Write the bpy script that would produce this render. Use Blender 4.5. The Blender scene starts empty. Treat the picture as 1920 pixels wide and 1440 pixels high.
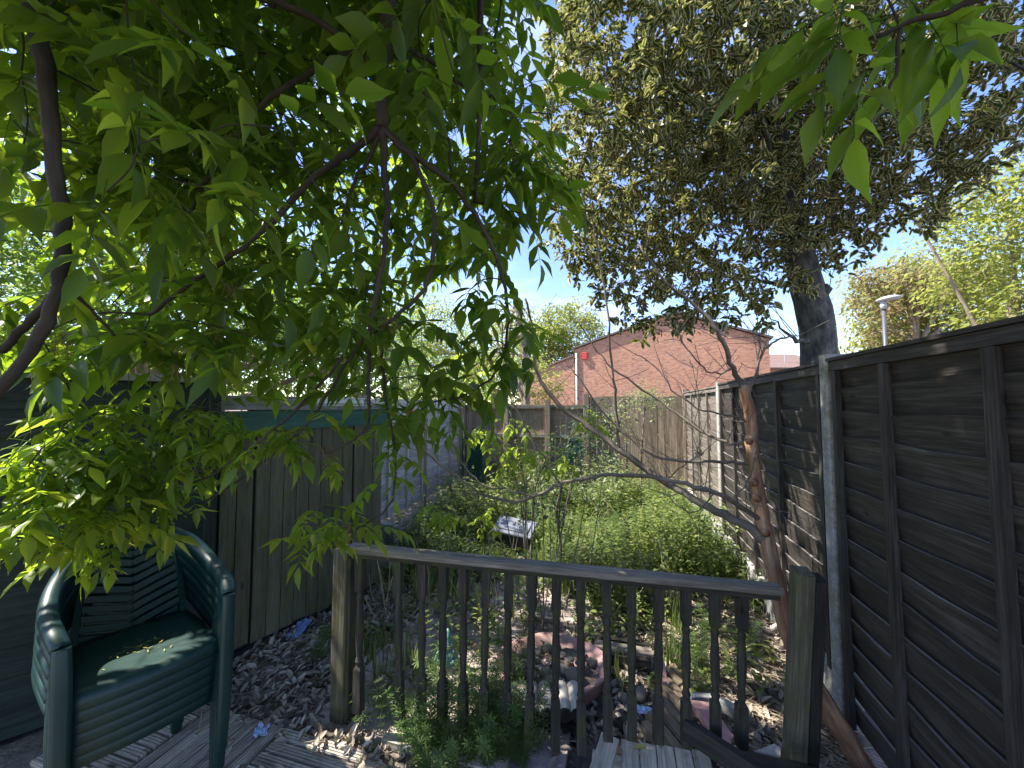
import bpy, math, random
import numpy as np
from mathutils import Vector, Matrix

R = random.Random(11)
rng = np.random.default_rng(11)
sc = bpy.context.scene
col = sc.collection

# ------------------------------------------------------------------ camera, sky, sun, exposure
FPX, H, PITCH = 721.0, 1.6, math.radians(3.0)          # focal length in photo pixels, eye height, tilt
cam_d = bpy.data.cameras.new('camera')
cam = bpy.data.objects.new('camera', cam_d)
col.objects.link(cam)
cam.location = (0, 0, H)
cam.rotation_euler = (math.radians(90) + PITCH, 0, 0)
cam_d.sensor_width = 36.0
cam_d.lens = 36.0 * FPX / 1920.0
cam_d.clip_start = 0.02
cam_d.clip_end = 2000
sc.camera = cam

SUN_AZ, SUN_EL = math.radians(-84), math.radians(53)    # azimuth from +Y, clockwise positive (to the right)
sun_dir = Vector((math.sin(SUN_AZ) * math.cos(SUN_EL), math.cos(SUN_AZ) * math.cos(SUN_EL), math.sin(SUN_EL)))
world = bpy.data.worlds.new('World')
sc.world = world
world.use_nodes = True
wn, wl = world.node_tree.nodes, world.node_tree.links
bg = wn['Background']
sky = wn.new('ShaderNodeTexSky')
sky.sky_type = 'NISHITA'
sky.sun_disc = False
sky.sun_elevation = SUN_EL
sky.sun_rotation = SUN_AZ
sky.air_density = 1.0
sky.dust_density = 0.3
sky.ozone_density = 1.7
tc = wn.new('ShaderNodeTexCoord')
mp = wn.new('ShaderNodeMapping')
mp.inputs['Scale'].default_value = (1.0, 1.0, 3.2)
nz = wn.new('ShaderNodeTexNoise')
nz.inputs['Scale'].default_value = 2.3
nz.inputs['Detail'].default_value = 7
nz.inputs['Roughness'].default_value = 0.55
rp = wn.new('ShaderNodeValToRGB')
rp.color_ramp.elements[0].position = 0.53
rp.color_ramp.elements[0].color = (0, 0, 0, 1)
rp.color_ramp.elements[1].position = 0.92
rp.color_ramp.elements[1].color = (0.75, 0.75, 0.75, 1)
mxw = wn.new('ShaderNodeMixRGB')
mxw.inputs['Color2'].default_value = (4.4, 4.6, 5.0, 1)   # thin white cloud
wl.new(tc.outputs['Generated'], mp.inputs['Vector'])
wl.new(mp.outputs['Vector'], nz.inputs['Vector'])
wl.new(nz.outputs['Fac'], rp.inputs['Fac'])
wl.new(rp.outputs['Color'], mxw.inputs['Fac'])
hsv = wn.new('ShaderNodeHueSaturation')
hsv.inputs['Hue'].default_value = 0.518
hsv.inputs['Saturation'].default_value = 1.15
hsv.inputs['Value'].default_value = 0.9
wl.new(sky.outputs['Color'], hsv.inputs['Color'])
wl.new(hsv.outputs['Color'], mxw.inputs['Color1'])
wl.new(mxw.outputs['Color'], bg.inputs['Color'])
bg.inputs['Strength'].default_value = 0.14

sun_l = bpy.data.lights.new('sun', 'SUN')
sun_l.energy = 4.4
sun_l.angle = math.radians(0.53)
sun_l.color = (1.0, 0.93, 0.82)
sun = bpy.data.objects.new('sun', sun_l)
col.objects.link(sun)
sun.rotation_euler = sun_dir.to_track_quat('Z', 'Y').to_euler()
sun.location = sun_dir * 50

sc.view_settings.view_transform = 'Standard'
sc.view_settings.look = 'None'
sc.view_settings.gamma = 1.0
sc.view_settings.exposure = 1.82
sc.cycles.max_bounces = 9
sc.cycles.diffuse_bounces = 5
sc.cycles.transmission_bounces = 6
sc.cycles.glossy_bounces = 3
sc.cycles.caustics_reflective = False
sc.cycles.caustics_refractive = False

# ------------------------------------------------------------------ pixel helpers (photo pixels -> points of the place)
CP, SP = math.cos(PITCH), math.sin(PITCH)
def ray(px, py):
    dx, dy = (px - 960) / FPX, (720 - py) / FPX
    return (dx, CP - dy * SP, SP + dy * CP)
def at(px, py, Y):
    r = ray(px, py); t = Y / r[1]
    return Vector((r[0] * t, Y, H + r[2] * t))
def gp(px, py, z=0.0):
    r = ray(px, py); t = (z - H) / r[2]
    return Vector((r[0] * t, r[1] * t, z))
def project(p):
    x, y, z = p[0], p[1], p[2] - H
    f = y * CP + z * SP; u = -y * SP + z * CP
    if f < 0.05: return (1e6, 1e6)
    return (960 + FPX * x / f, 720 - FPX * u / f)

E1 = Vector((0.962, -0.274, 0)).normalized()   # across the garden
E2 = Vector((0.274, 0.962, 0)).normalized()    # along the garden
UP = Vector((0, 0, 1))

# ------------------------------------------------------------------ materials
class N:
    def __init__(self, name):
        self.m = bpy.data.materials.new(name); self.m.use_nodes = True
        self.t = self.m.node_tree; self.n = self.t.nodes; self.l = self.t.links
        self.b = self.n['Principled BSDF']; self.out = self.n['Material Output']
    def new(self, typ, **kw):
        x = self.n.new(typ)
        for k, v in kw.items():
            if k in x.inputs: x.inputs[k].default_value = v
            else: setattr(x, k, v)
        return x
    def link(self, a, b): self.l.new(a, b)
    def ramp(self, fac, stops):
        r = self.n.new('ShaderNodeValToRGB'); e = r.color_ramp.elements
        e[0].position, e[0].color = stops[0][0], (*stops[0][1], 1)
        e[1].position, e[1].color = stops[-1][0], (*stops[-1][1], 1)
        for p, c in stops[1:-1]:
            k = e.new(p); k.color = (*c, 1)
        self.link(fac, r.inputs['Fac']); return r.outputs['Color']
    def mix(self, fac, a, b, mode='MIX'):
        x = self.n.new('ShaderNodeMixRGB'); x.blend_type = mode
        for s, v in (('Fac', fac), ('Color1', a), ('Color2', b)):
            if isinstance(v, bpy.types.NodeSocket): self.link(v, x.inputs[s])
            elif s == 'Fac': x.inputs[s].default_value = v
            else: x.inputs[s].default_value = (*v, 1)
        return x.outputs['Color']
    def math(self, op, a, b=0.0):
        x = self.n.new('ShaderNodeMath'); x.operation = op
        for i, v in enumerate((a, b)):
            if isinstance(v, bpy.types.NodeSocket): self.link(v, x.inputs[i])
            else: x.inputs[i].default_value = v
        return x.outputs[0]
    def noise(self, vec, scale, detail=4, rough=0.55, out='Fac'):
        x = self.new('ShaderNodeTexNoise', Scale=scale, Detail=detail, Roughness=rough)
        if vec is not None: self.link(vec, x.inputs['Vector'])
        return x.outputs[out]
    def mapping(self, vec, scale):
        x = self.n.new('ShaderNodeMapping'); x.inputs['Scale'].default_value = scale
        self.link(vec, x.inputs['Vector']); return x.outputs['Vector']
    def grain(self):
        x = self.n.new('ShaderNodeAttribute'); x.attribute_name = 'gr'; return x.outputs['Vector']
    def bump(self, h, strength, dist=0.01):
        x = self.new('ShaderNodeBump', Strength=strength, Distance=dist)
        self.link(h, x.inputs['Height']); self.link(x.outputs['Normal'], self.b.inputs['Normal'])
    def objrand(self): return self.n.new('ShaderNodeObjectInfo').outputs['Random']

def mat_wood(name, c_dark, c_mid, c_light, rough=0.85, moss=None, moss_amt=0.0, crack=True):
    m = N(name); g = m.grain()
    off = m.new('ShaderNodeVectorMath', operation='ADD')
    sc_ = m.new('ShaderNodeVectorMath', operation='SCALE'); 
    info = m.n.new('ShaderNodeObjectInfo')
    comb = m.n.new('ShaderNodeCombineXYZ')
    r10 = m.math('MULTIPLY', info.outputs['Random'], 37.0)
    for i in range(3): m.link(r10, comb.inputs[i])
    m.link(g, off.inputs[0]); m.link(comb.outputs[0], off.inputs[1])
    v = off.outputs[0]
    fine = m.noise(m.mapping(v, (5, 130, 130)), 1.0, 6, 0.62)
    broad = m.noise(m.mapping(v, (2.2, 26, 26)), 1.0, 5, 0.65)
    blot = m.noise(v, 7.0, 4, 0.6)
    f = m.math('ADD', m.math('MULTIPLY', fine, 0.55), m.math('MULTIPLY', broad, 0.45))
    c = m.ramp(f, [(0.33, c_dark), (0.5, c_mid), (0.68, c_light)])
    tone = m.math('ADD', m.math('MULTIPLY', info.outputs['Random'], 0.35), 0.8)
    hs = m.n.new('ShaderNodeHueSaturation'); m.link(c, hs.inputs['Color']); m.link(tone, hs.inputs['Value'])
    c = hs.outputs['Color']
    c = m.mix(m.ramp(blot, [(0.5, (0, 0, 0)), (0.8, (0.45, 0.45, 0.45))]), c, c_dark)
    # knots
    vo = m.new('ShaderNodeTexVoronoi', Scale=1.0); m.link(m.mapping(v, (3.2, 8, 8)), vo.inputs['Vector'])
    kn = m.ramp(vo.outputs['Distance'], [(0.05, (0.85, 0.85, 0.85)), (0.12, (0, 0, 0))])
    c = m.mix(kn, c, tuple(x * 0.45 for x in c_dark))
    if moss:
        geo = m.n.new('ShaderNodeNewGeometry')
        mo = m.noise(geo.outputs['Position'], 9.0, 5, 0.65)
        mf = m.ramp(mo, [(0.62 - moss_amt * 0.4, (0, 0, 0)), (0.80 - moss_amt * 0.3, (0.8, 0.8, 0.8))])
        c = m.mix(mf, c, moss)
    m.link(c, m.b.inputs['Base Color'])
    m.b.inputs['Roughness'].default_value = rough
    m.b.inputs['Specular IOR Level'].default_value = 0.25
    m.bump(f, 0.55, 0.006)
    return m.m

def mat_speckle(name, c1, c2, scale=30, rough=0.85, c3=None, bump=0.3, dist=0.004, spec=0.3):
    m = N(name); geo = m.n.new('ShaderNodeTexCoord').outputs['Object']
    a = m.noise(geo, scale, 6, 0.65); b = m.noise(geo, scale * 0.17, 4, 0.6)
    c = m.ramp(a, [(0.3, c1), (0.7, c2)])
    if c3: c = m.mix(m.ramp(b, [(0.45, (0, 0, 0)), (0.68, (0.8, 0.8, 0.8))]), c, c3)
    m.link(c, m.b.inputs['Base Color']); m.b.inputs['Roughness'].default_value = rough
    m.b.inputs['Specular IOR Level'].default_value = spec
    if bump: m.bump(a, bump, dist)
    return m.m

def mat_leaf(name, cols, trans, tfac=0.4, rough=0.42, spec=0.35, vein=None, margin=None, veins=True):
    m = N(name)
    at_ = m.n.new('ShaderNodeAttribute'); at_.attribute_name = 'rnd'
    r = m.math('FRACT', m.math('ADD', at_.outputs['Fac'], m.objrand()))
    n = len(cols)
    c = m.ramp(r, [(i / (n - 1), k) for i, k in enumerate(cols)])
    tr = m.ramp(r, [(i / (len(trans) - 1), k) for i, k in enumerate(trans)])
    uv = m.n.new('ShaderNodeUVMap').outputs['UV']
    sep = m.n.new('ShaderNodeSeparateXYZ'); m.link(uv, sep.inputs[0])
    d = m.math('ABSOLUTE', m.math('SUBTRACT', sep.outputs['X'], 0.5))
    if veins:
        mid = m.math('LESS_THAN', d, 0.022)
        w = m.math('FRACT', m.math('ADD', m.math('MULTIPLY', sep.outputs['Y'], 9.0), m.math('MULTIPLY', d, -7.0)))
        lat = m.math('MULTIPLY', m.math('LESS_THAN', w, 0.13), 0.35)
        vf = m.math('MAXIMUM', m.math('MULTIPLY', mid, 0.6), lat)
        c = m.mix(vf, c, vein or tuple(min(1, x * 1.7 + 0.01) for x in cols[-1]))
        tr = m.mix(m.math('MULTIPLY', vf, 0.5), tr, tuple(x * 0.55 for x in trans[0]))
    if margin:
        geo = m.n.new('ShaderNodeTexCoord').outputs['Object']
        wob = m.math('MULTIPLY', m.math('SUBTRACT', m.noise(geo, 90, 2), 0.5), 0.35)
        mf = m.math('GREATER_THAN', m.math('ADD', d, wob), 0.30)
        c = m.mix(mf, c, margin); tr = m.mix(mf, tr, tuple(min(1, x * 1.1) for x in margin))
    if veins:                                         # small brown blemishes
        ob = m.n.new('ShaderNodeTexCoord').outputs['Object']
        bl = m.ramp(m.noise(ob, 55, 3, 0.6), [(0.66, (0, 0, 0)), (0.74, (0.7, 0.7, 0.7))])
        c = m.mix(bl, c, (0.10, 0.07, 0.025)); tr = m.mix(bl, tr, (0.20, 0.14, 0.03))
    m.link(c, m.b.inputs['Base Color'])
    m.b.inputs['Roughness'].default_value = rough
    m.b.inputs['Specular IOR Level'].default_value = spec
    tl = m.n.new('ShaderNodeBsdfTranslucent'); m.link(tr, tl.inputs['Color'])
    mx = m.n.new('ShaderNodeMixShader'); mx.inputs[0].default_value = tfac
    m.link(m.b.outputs[0], mx.inputs[1]); m.link(tl.outputs[0], mx.inputs[2])
    m.link(mx.outputs[0], m.out.inputs['Surface'])
    return m.m

def mat_plain(name, c, rough=0.5, spec=0.5, metal=0.0, var=0.15, scale=25):
    m = N(name); geo = m.n.new('ShaderNodeTexCoord').outputs['Object']
    a = m.noise(geo, scale, 5, 0.6)
    cc = m.ramp(a, [(0.3, tuple(x * (1 - var) for x in c)), (0.7, tuple(min(1, x * (1 + var)) for x in c))])
    m.link(cc, m.b.inputs['Base Color'])
    rr = m.math('ADD', m.math('MULTIPLY', a, 0.25), rough - 0.12)
    m.link(rr, m.b.inputs['Roughness'])
    m.b.inputs['Specular IOR Level'].default_value = spec
    m.b.inputs['Metallic'].default_value = metal
    return m.m

def mat_brick(name):
    m = N(name); g = m.grain()
    b = m.new('ShaderNodeTexBrick', Scale=1.0)
    b.inputs['Color1'].default_value = (0.55, 0.25, 0.125, 1)
    b.inputs['Color2'].default_value = (0.37, 0.145, 0.08, 1)
    b.inputs['Mortar'].default_value = (0.36, 0.29, 0.24, 1)
    b.inputs['Mortar Size'].default_value = 0.012
    b.inputs['Brick Width'].default_value = 0.235
    b.inputs['Row Height'].default_value = 0.085
    b.inputs['Bias'].default_value = -0.1
    m.link(g, b.inputs['Vector'])
    n1 = m.noise(g, 2.0, 5, 0.6)
    c = m.mix(0.35, b.outputs['Color'], m.ramp(n1, [(0.3, (0.45, 0.36, 0.33)), (0.7, (0.62, 0.55, 0.5))]), 'MULTIPLY')
    n2 = m.noise(m.mapping(g, (4.2, 11.5, 1)), 1.0, 1)
    c = m.mix(m.ramp(n2, [(0.5, (0, 0, 0)), (0.62, (0.6, 0.6, 0.6))]), c, (0.50, 0.27, 0.17))
    n5 = m.noise(m.mapping(g, (3.3, 9.5, 1)), 1.0, 2)
    c = m.mix(m.ramp(n5, [(0.56, (0, 0, 0)), (0.66, (0.6, 0.6, 0.6))]), c, (0.15, 0.07, 0.06))
    n3 = m.noise(m.mapping(g, (0.9, 0.35, 1)), 1.0, 5, 0.65)
    c = m.mix(m.ramp(n3, [(0.5, (0, 0, 0)), (0.72, (0.35, 0.35, 0.35))]), c, (0.16, 0.10, 0.08))
    m.link(c, m.b.inputs['Base Color']); m.b.inputs['Roughness'].default_value = 0.9
    m.bump(b.outputs['Fac'], -0.4, 0.01)
    return m.m

M = {}
M['fence_dark'] = mat_wood('creosoted fence wood', (0.017, 0.0145, 0.013), (0.054, 0.047, 0.042), (0.125, 0.112, 0.102), 0.6)
M['fence_edge'] = mat_wood('worn lit edge of fence boards', (0.06, 0.056, 0.052), (0.17, 0.16, 0.15), (0.34, 0.325, 0.31), 0.8)  # paler than the boards: light caught on the ledges put into the colour
M['fence_grey'] = mat_wood('weathered grey fence wood', (0.07, 0.058, 0.048), (0.19, 0.165, 0.14), (0.33, 0.29, 0.25), 0.9)
M['fence_tan'] = mat_wood('tan closeboard wood', (0.11, 0.085, 0.06), (0.28, 0.22, 0.16), (0.46, 0.38, 0.29), 0.9, (0.10, 0.12, 0.05), 0.2)
M['fence_white'] = mat_wood('pale grey painted lap wood', (0.34, 0.33, 0.31), (0.56, 0.545, 0.515), (0.72, 0.70, 0.67), 0.85, (0.12, 0.13, 0.06), 0.1)
M['concrete'] = mat_speckle('concrete', (0.22, 0.22, 0.21), (0.44, 0.435, 0.42), 60, 0.92, (0.15, 0.16, 0.11), 0.4, 0.003)
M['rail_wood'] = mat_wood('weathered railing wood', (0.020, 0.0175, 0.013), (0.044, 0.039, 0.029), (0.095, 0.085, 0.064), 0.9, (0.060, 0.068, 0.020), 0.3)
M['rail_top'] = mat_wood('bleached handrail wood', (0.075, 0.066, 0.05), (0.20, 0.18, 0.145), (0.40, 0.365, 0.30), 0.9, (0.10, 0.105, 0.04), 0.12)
M['newel'] = mat_wood('mossy newel wood', (0.045, 0.040, 0.026), (0.105, 0.095, 0.062), (0.20, 0.18, 0.125), 0.9, (0.085, 0.095, 0.025), 0.3)
M['deck'] = mat_wood('silvered deck wood', (0.16, 0.135, 0.10), (0.40, 0.35, 0.275), (0.62, 0.56, 0.46), 0.9, (0.10, 0.11, 0.05), 0.12)
M['dark_plank'] = mat_wood('wet dark plank', (0.012, 0.010, 0.008), (0.035, 0.030, 0.025), (0.07, 0.062, 0.052), 0.75)
M['shed_olive'] = mat_wood('olive stained shed wood', (0.055, 0.055, 0.034), (0.115, 0.115, 0.075), (0.18, 0.175, 0.12), 0.85, (0.10, 0.125, 0.03), 0.25)
M['shed_green'] = mat_wood('dark green shed wood', (0.006, 0.011, 0.0085), (0.016, 0.027, 0.021), (0.034, 0.050, 0.040), 0.75)
M['teal_paint'] = mat_wood('teal painted fascia', (0.03, 0.085, 0.062), (0.05, 0.13, 0.098), (0.075, 0.175, 0.135), 0.75)
M['felt'] = mat_speckle('roof felt', (0.16, 0.16, 0.155), (0.30, 0.30, 0.29), 90, 0.95, (0.11, 0.12, 0.07))
M['log_top'] = mat_wood('bleached log', (0.24, 0.22, 0.19), (0.46, 0.43, 0.38), (0.62, 0.59, 0.54), 0.9)
M['log_tan'] = mat_wood('tan edging log', (0.10, 0.072, 0.045), (0.22, 0.165, 0.11), (0.34, 0.27, 0.19), 0.88)
M['log_end'] = mat_speckle('dark log end', (0.012, 0.011, 0.010), (0.035, 0.03, 0.026), 40, 0.9)
M['pink'] = mat_speckle('faded pink plastic', (0.40, 0.21, 0.20), (0.52, 0.31, 0.29), 20, 0.75, (0.30, 0.20, 0.17), 0.15)
M['stone'] = mat_speckle('river stone', (0.10, 0.09, 0.076), (0.21, 0.19, 0.165), 25, 0.8, (0.17, 0.14, 0.105), 0.3)
M['stone_pale'] = mat_speckle('pale stone', (0.38, 0.37, 0.35), (0.55, 0.54, 0.52), 30, 0.85, (0.3, 0.29, 0.25))
M['slab'] = mat_speckle('pinkish paving slab', (0.26, 0.21, 0.19), (0.42, 0.35, 0.32), 45, 0.92, (0.15, 0.135, 0.11), 0.35)
M['soil'] = mat_speckle('soil', (0.12, 0.093, 0.076), (0.28, 0.23, 0.195), 38, 0.97, (0.085, 0.075, 0.045), 0.8, 0.02)
M['chair'] = mat_plain('dark green garden plastic', (0.004, 0.030, 0.027), 0.46, 0.5, 0, 0.18, 9)
M['teal'] = mat_speckle('weathered teal glaze', (0.10, 0.24, 0.22), (0.22, 0.38, 0.35), 40, 0.6)
M['cream'] = mat_speckle('weathered cream glaze', (0.35, 0.32, 0.24), (0.52, 0.49, 0.40), 50, 0.7)
M['tub_grey'] = mat_plain('blue grey plastic', (0.17, 0.185, 0.215), 0.55, 0.3)
M['black_plastic'] = mat_plain('black plastic', (0.02, 0.02, 0.021), 0.5)
M['green_metal'] = mat_plain('green painted metal', (0.012, 0.075, 0.055), 0.45)
M['blue_film'] = mat_plain('blue plastic film', (0.20, 0.30, 0.58), 0.3, 0.6, 0, 0.5, 60)
M['pack'] = mat_plain('pale blue wrapper', (0.42, 0.54, 0.76), 0.25, 0.7, 0, 0.35, 70)
M['red'] = mat_plain('red cloth', (0.50, 0.055, 0.045), 0.8)
M['crimson'] = mat_plain('crimson cloth', (0.30, 0.03, 0.05), 0.8)
M['black_cloth'] = mat_plain('black cloth', (0.02, 0.02, 0.024), 0.85)
M['brick'] = mat_brick('red brick')
M['white_paint'] = mat_plain('white paint', (0.75, 0.75, 0.73), 0.5)
M['roof_tile'] = mat_speckle('brown roof tiles', (0.13, 0.085, 0.07), (0.22, 0.155, 0.13), 6, 0.9)
M['verge'] = mat_plain('dark verge', (0.09, 0.075, 0.07), 0.7)
M['glass'] = mat_plain('window glass', (0.05, 0.06, 0.07), 0.15, 0.8)
M['lamp_grey'] = mat_plain('grey lamp metal', (0.35, 0.35, 0.36), 0.4)
M['lamp_dark'] = mat_plain('dark lamp post', (0.06, 0.065, 0.07), 0.5)
M['red_box'] = mat_plain('red alarm box', (0.45, 0.04, 0.03), 0.5)

def mat_bark(name, c1, c2, c3, sc_=(3, 14, 14)):
    m = N(name); g = m.grain()
    a = m.noise(m.mapping(g, sc_), 1.0, 6, 0.65); b = m.noise(g, 6, 3)
    c = m.ramp(a, [(0.32, c1), (0.5, c2), (0.7, c3)])
    c = m.mix(m.ramp(b, [(0.5, (0, 0, 0)), (0.75, (0.5, 0.5, 0.5))]), c, c1)
    m.link(c, m.b.inputs['Base Color']); m.b.inputs['Roughness'].default_value = 0.85
    m.b.inputs['Specular IOR Level'].default_value = 0.3
    m.bump(a, 0.6, 0.008); return m.m
M['bark_ash'] = mat_bark('ash twig bark', (0.016, 0.013, 0.010), (0.040, 0.033, 0.025), (0.085, 0.072, 0.056))
M['bark_orange'] = mat_bark('orange brown bark', (0.16, 0.075, 0.040), (0.36, 0.195, 0.108), (0.52, 0.36, 0.24), (4, 40, 40))
M['bark_grey'] = mat_bark('grey twig bark', (0.075, 0.06, 0.045), (0.16, 0.135, 0.105), (0.27, 0.235, 0.19))
M['bark_holly'] = mat_bark('holly bark', (0.028, 0.028, 0.027), (0.085, 0.085, 0.08), (0.18, 0.18, 0.165), (9, 22, 22))
M['bark_pale'] = mat_bark('pale trunk bark', (0.12, 0.09, 0.065), (0.24, 0.19, 0.14), (0.36, 0.30, 0.23))

M['leaf_ash'] = mat_leaf('ash leaf', [(0.024, 0.058, 0.011), (0.032, 0.074, 0.013), (0.048, 0.095, 0.016)],
                         [(0.26, 0.42, 0.02), (0.36, 0.52, 0.028), (0.46, 0.60, 0.04)], 0.5, 0.42, 0.3)
M['leaf_young'] = mat_leaf('young ash leaf', [(0.045, 0.088, 0.013), (0.06, 0.11, 0.016), (0.085, 0.135, 0.02)],
                           [(0.36, 0.54, 0.025), (0.46, 0.64, 0.035), (0.56, 0.70, 0.05)], 0.52, 0.42, 0.3)
M['leaf_holly'] = mat_leaf('variegated holly leaf', [(0.020, 0.038, 0.016), (0.030, 0.052, 0.022), (0.042, 0.062, 0.026)],
                           [(0.12, 0.19, 0.03), (0.17, 0.23, 0.035), (0.22, 0.25, 0.04)], 0.32, 0.30, 0.45,
                           margin=(0.54, 0.48, 0.21), veins=False)
M['leaf_yellow'] = mat_leaf('yellow green leaf', [(0.11, 0.14, 0.028), (0.15, 0.175, 0.038), (0.20, 0.21, 0.055)],
                            [(0.42, 0.50, 0.09), (0.50, 0.56, 0.11), (0.58, 0.60, 0.15)], 0.45, 0.5, 0.3)
M['leaf_copper'] = mat_leaf('copper leaf', [(0.17, 0.10, 0.06), (0.16, 0.14, 0.05), (0.14, 0.16, 0.05)],
                            [(0.55, 0.36, 0.20), (0.48, 0.44, 0.16), (0.44, 0.50, 0.14)], 0.4, 0.5, 0.3)
M['leaf_back'] = mat_leaf('mid green leaf', [(0.045, 0.09, 0.02), (0.07, 0.125, 0.026), (0.095, 0.15, 0.035)],
                          [(0.25, 0.42, 0.06), (0.33, 0.50, 0.08), (0.42, 0.55, 0.1)], 0.42, 0.5, 0.3)
M['leaf_dark'] = mat_leaf('dark evergreen leaf', [(0.022, 0.045, 0.018), (0.035, 0.07, 0.026), (0.06, 0.10, 0.035)],
                          [(0.10, 0.20, 0.03), (0.15, 0.26, 0.04), (0.2, 0.3, 0.05)], 0.3, 0.35, 0.45)
M['leaf_pale'] = mat_leaf('pale variegated leaf', [(0.10, 0.14, 0.055), (0.16, 0.20, 0.085), (0.24, 0.26, 0.13)],
                          [(0.35, 0.45, 0.12), (0.42, 0.5, 0.16), (0.5, 0.55, 0.22)], 0.35, 0.45, 0.35)
M['leaf_elder'] = mat_leaf('young yellow green leaf', [(0.13, 0.21, 0.022), (0.17, 0.25, 0.026), (0.21, 0.28, 0.032)],
                           [(0.50, 0.68, 0.05), (0.58, 0.74, 0.06), (0.62, 0.74, 0.07)], 0.45, 0.5, 0.3)
M['weed'] = mat_leaf('weed leaf', [(0.085, 0.125, 0.042), (0.13, 0.175, 0.058), (0.18, 0.215, 0.08)],
                     [(0.26, 0.42, 0.06), (0.38, 0.52, 0.08), (0.48, 0.58, 0.12)], 0.38, 0.55, 0.25, veins=False)
M['weed_bright'] = mat_leaf('yellow green weed leaf', [(0.14, 0.18, 0.048), (0.19, 0.225, 0.062), (0.24, 0.26, 0.09)],
                     [(0.34, 0.45, 0.09), (0.42, 0.52, 0.11), (0.50, 0.55, 0.15)], 0.36, 0.55, 0.25, veins=False)
M['grass'] = mat_leaf('grass blade', [(0.06, 0.10, 0.025), (0.10, 0.15, 0.035), (0.20, 0.20, 0.08)],
                      [(0.25, 0.40, 0.06), (0.35, 0.48, 0.08), (0.45, 0.46, 0.16)], 0.35, 0.5, 0.3, veins=False)
M['cleaver'] = mat_leaf('cleavers leaf', [(0.045, 0.09, 0.026), (0.07, 0.12, 0.034), (0.10, 0.15, 0.042)],
                        [(0.20, 0.35, 0.06), (0.28, 0.42, 0.07), (0.35, 0.48, 0.09)], 0.38, 0.55, 0.25, veins=False)
M['litter'] = mat_leaf('dry fallen leaf', [(0.14, 0.105, 0.08), (0.33, 0.285, 0.23), (0.56, 0.51, 0.43), (0.21, 0.165, 0.125), (0.44, 0.385, 0.30)],
                       [(0.15, 0.10, 0.06), (0.3, 0.22, 0.13)], 0.12, 0.7, 0.25, veins=True, vein=(0.2, 0.16, 0.12))
M['straw'] = mat_plain('dry stalk', (0.36, 0.30, 0.21), 0.8, 0.2, 0, 0.4, 8)
M['yellow_leaf'] = mat_leaf('fallen yellow leaf', [(0.35, 0.33, 0.08), (0.42, 0.38, 0.10)], [(0.4, 0.4, 0.1), (0.5, 0.45, 0.1)], 0.2)
M['seed'] = mat_plain('dry flower stalks', (0.14, 0.10, 0.04), 0.8, 0.2, 0, 0.4, 30)

# ------------------------------------------------------------------ object helpers
def tag(o, label=None, cat=None, group=None, kind=None):
    if label: o['label'] = label
    if cat: o['category'] = cat
    if group: o['group'] = group
    if kind: o['kind'] = kind
    return o
def empty(name, loc=(0, 0, 0), parent=None):
    o = bpy.data.objects.new(name, None); o.empty_display_size = 0.05
    col.objects.link(o); o.location = loc
    if parent: o.parent = parent
    return o
def thing(name, label, cat, loc=(0, 0, 0), group=None):
    return tag(empty(name, loc), label, cat, group)
def wloc(o):
    v = Vector((0, 0, 0))
    while o is not None:
        v = v + o.location; o = o.parent
    return v
def link_mesh(name, me, parent=None):
    o = bpy.data.objects.new(name, me); col.objects.link(o)
    if parent: o.parent = parent
    return o
def copy_tree(o, parent=None):
    c = o.copy(); col.objects.link(c); c.parent = parent
    for ch in list(o.children): copy_tree(ch, c)
    return c

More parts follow.
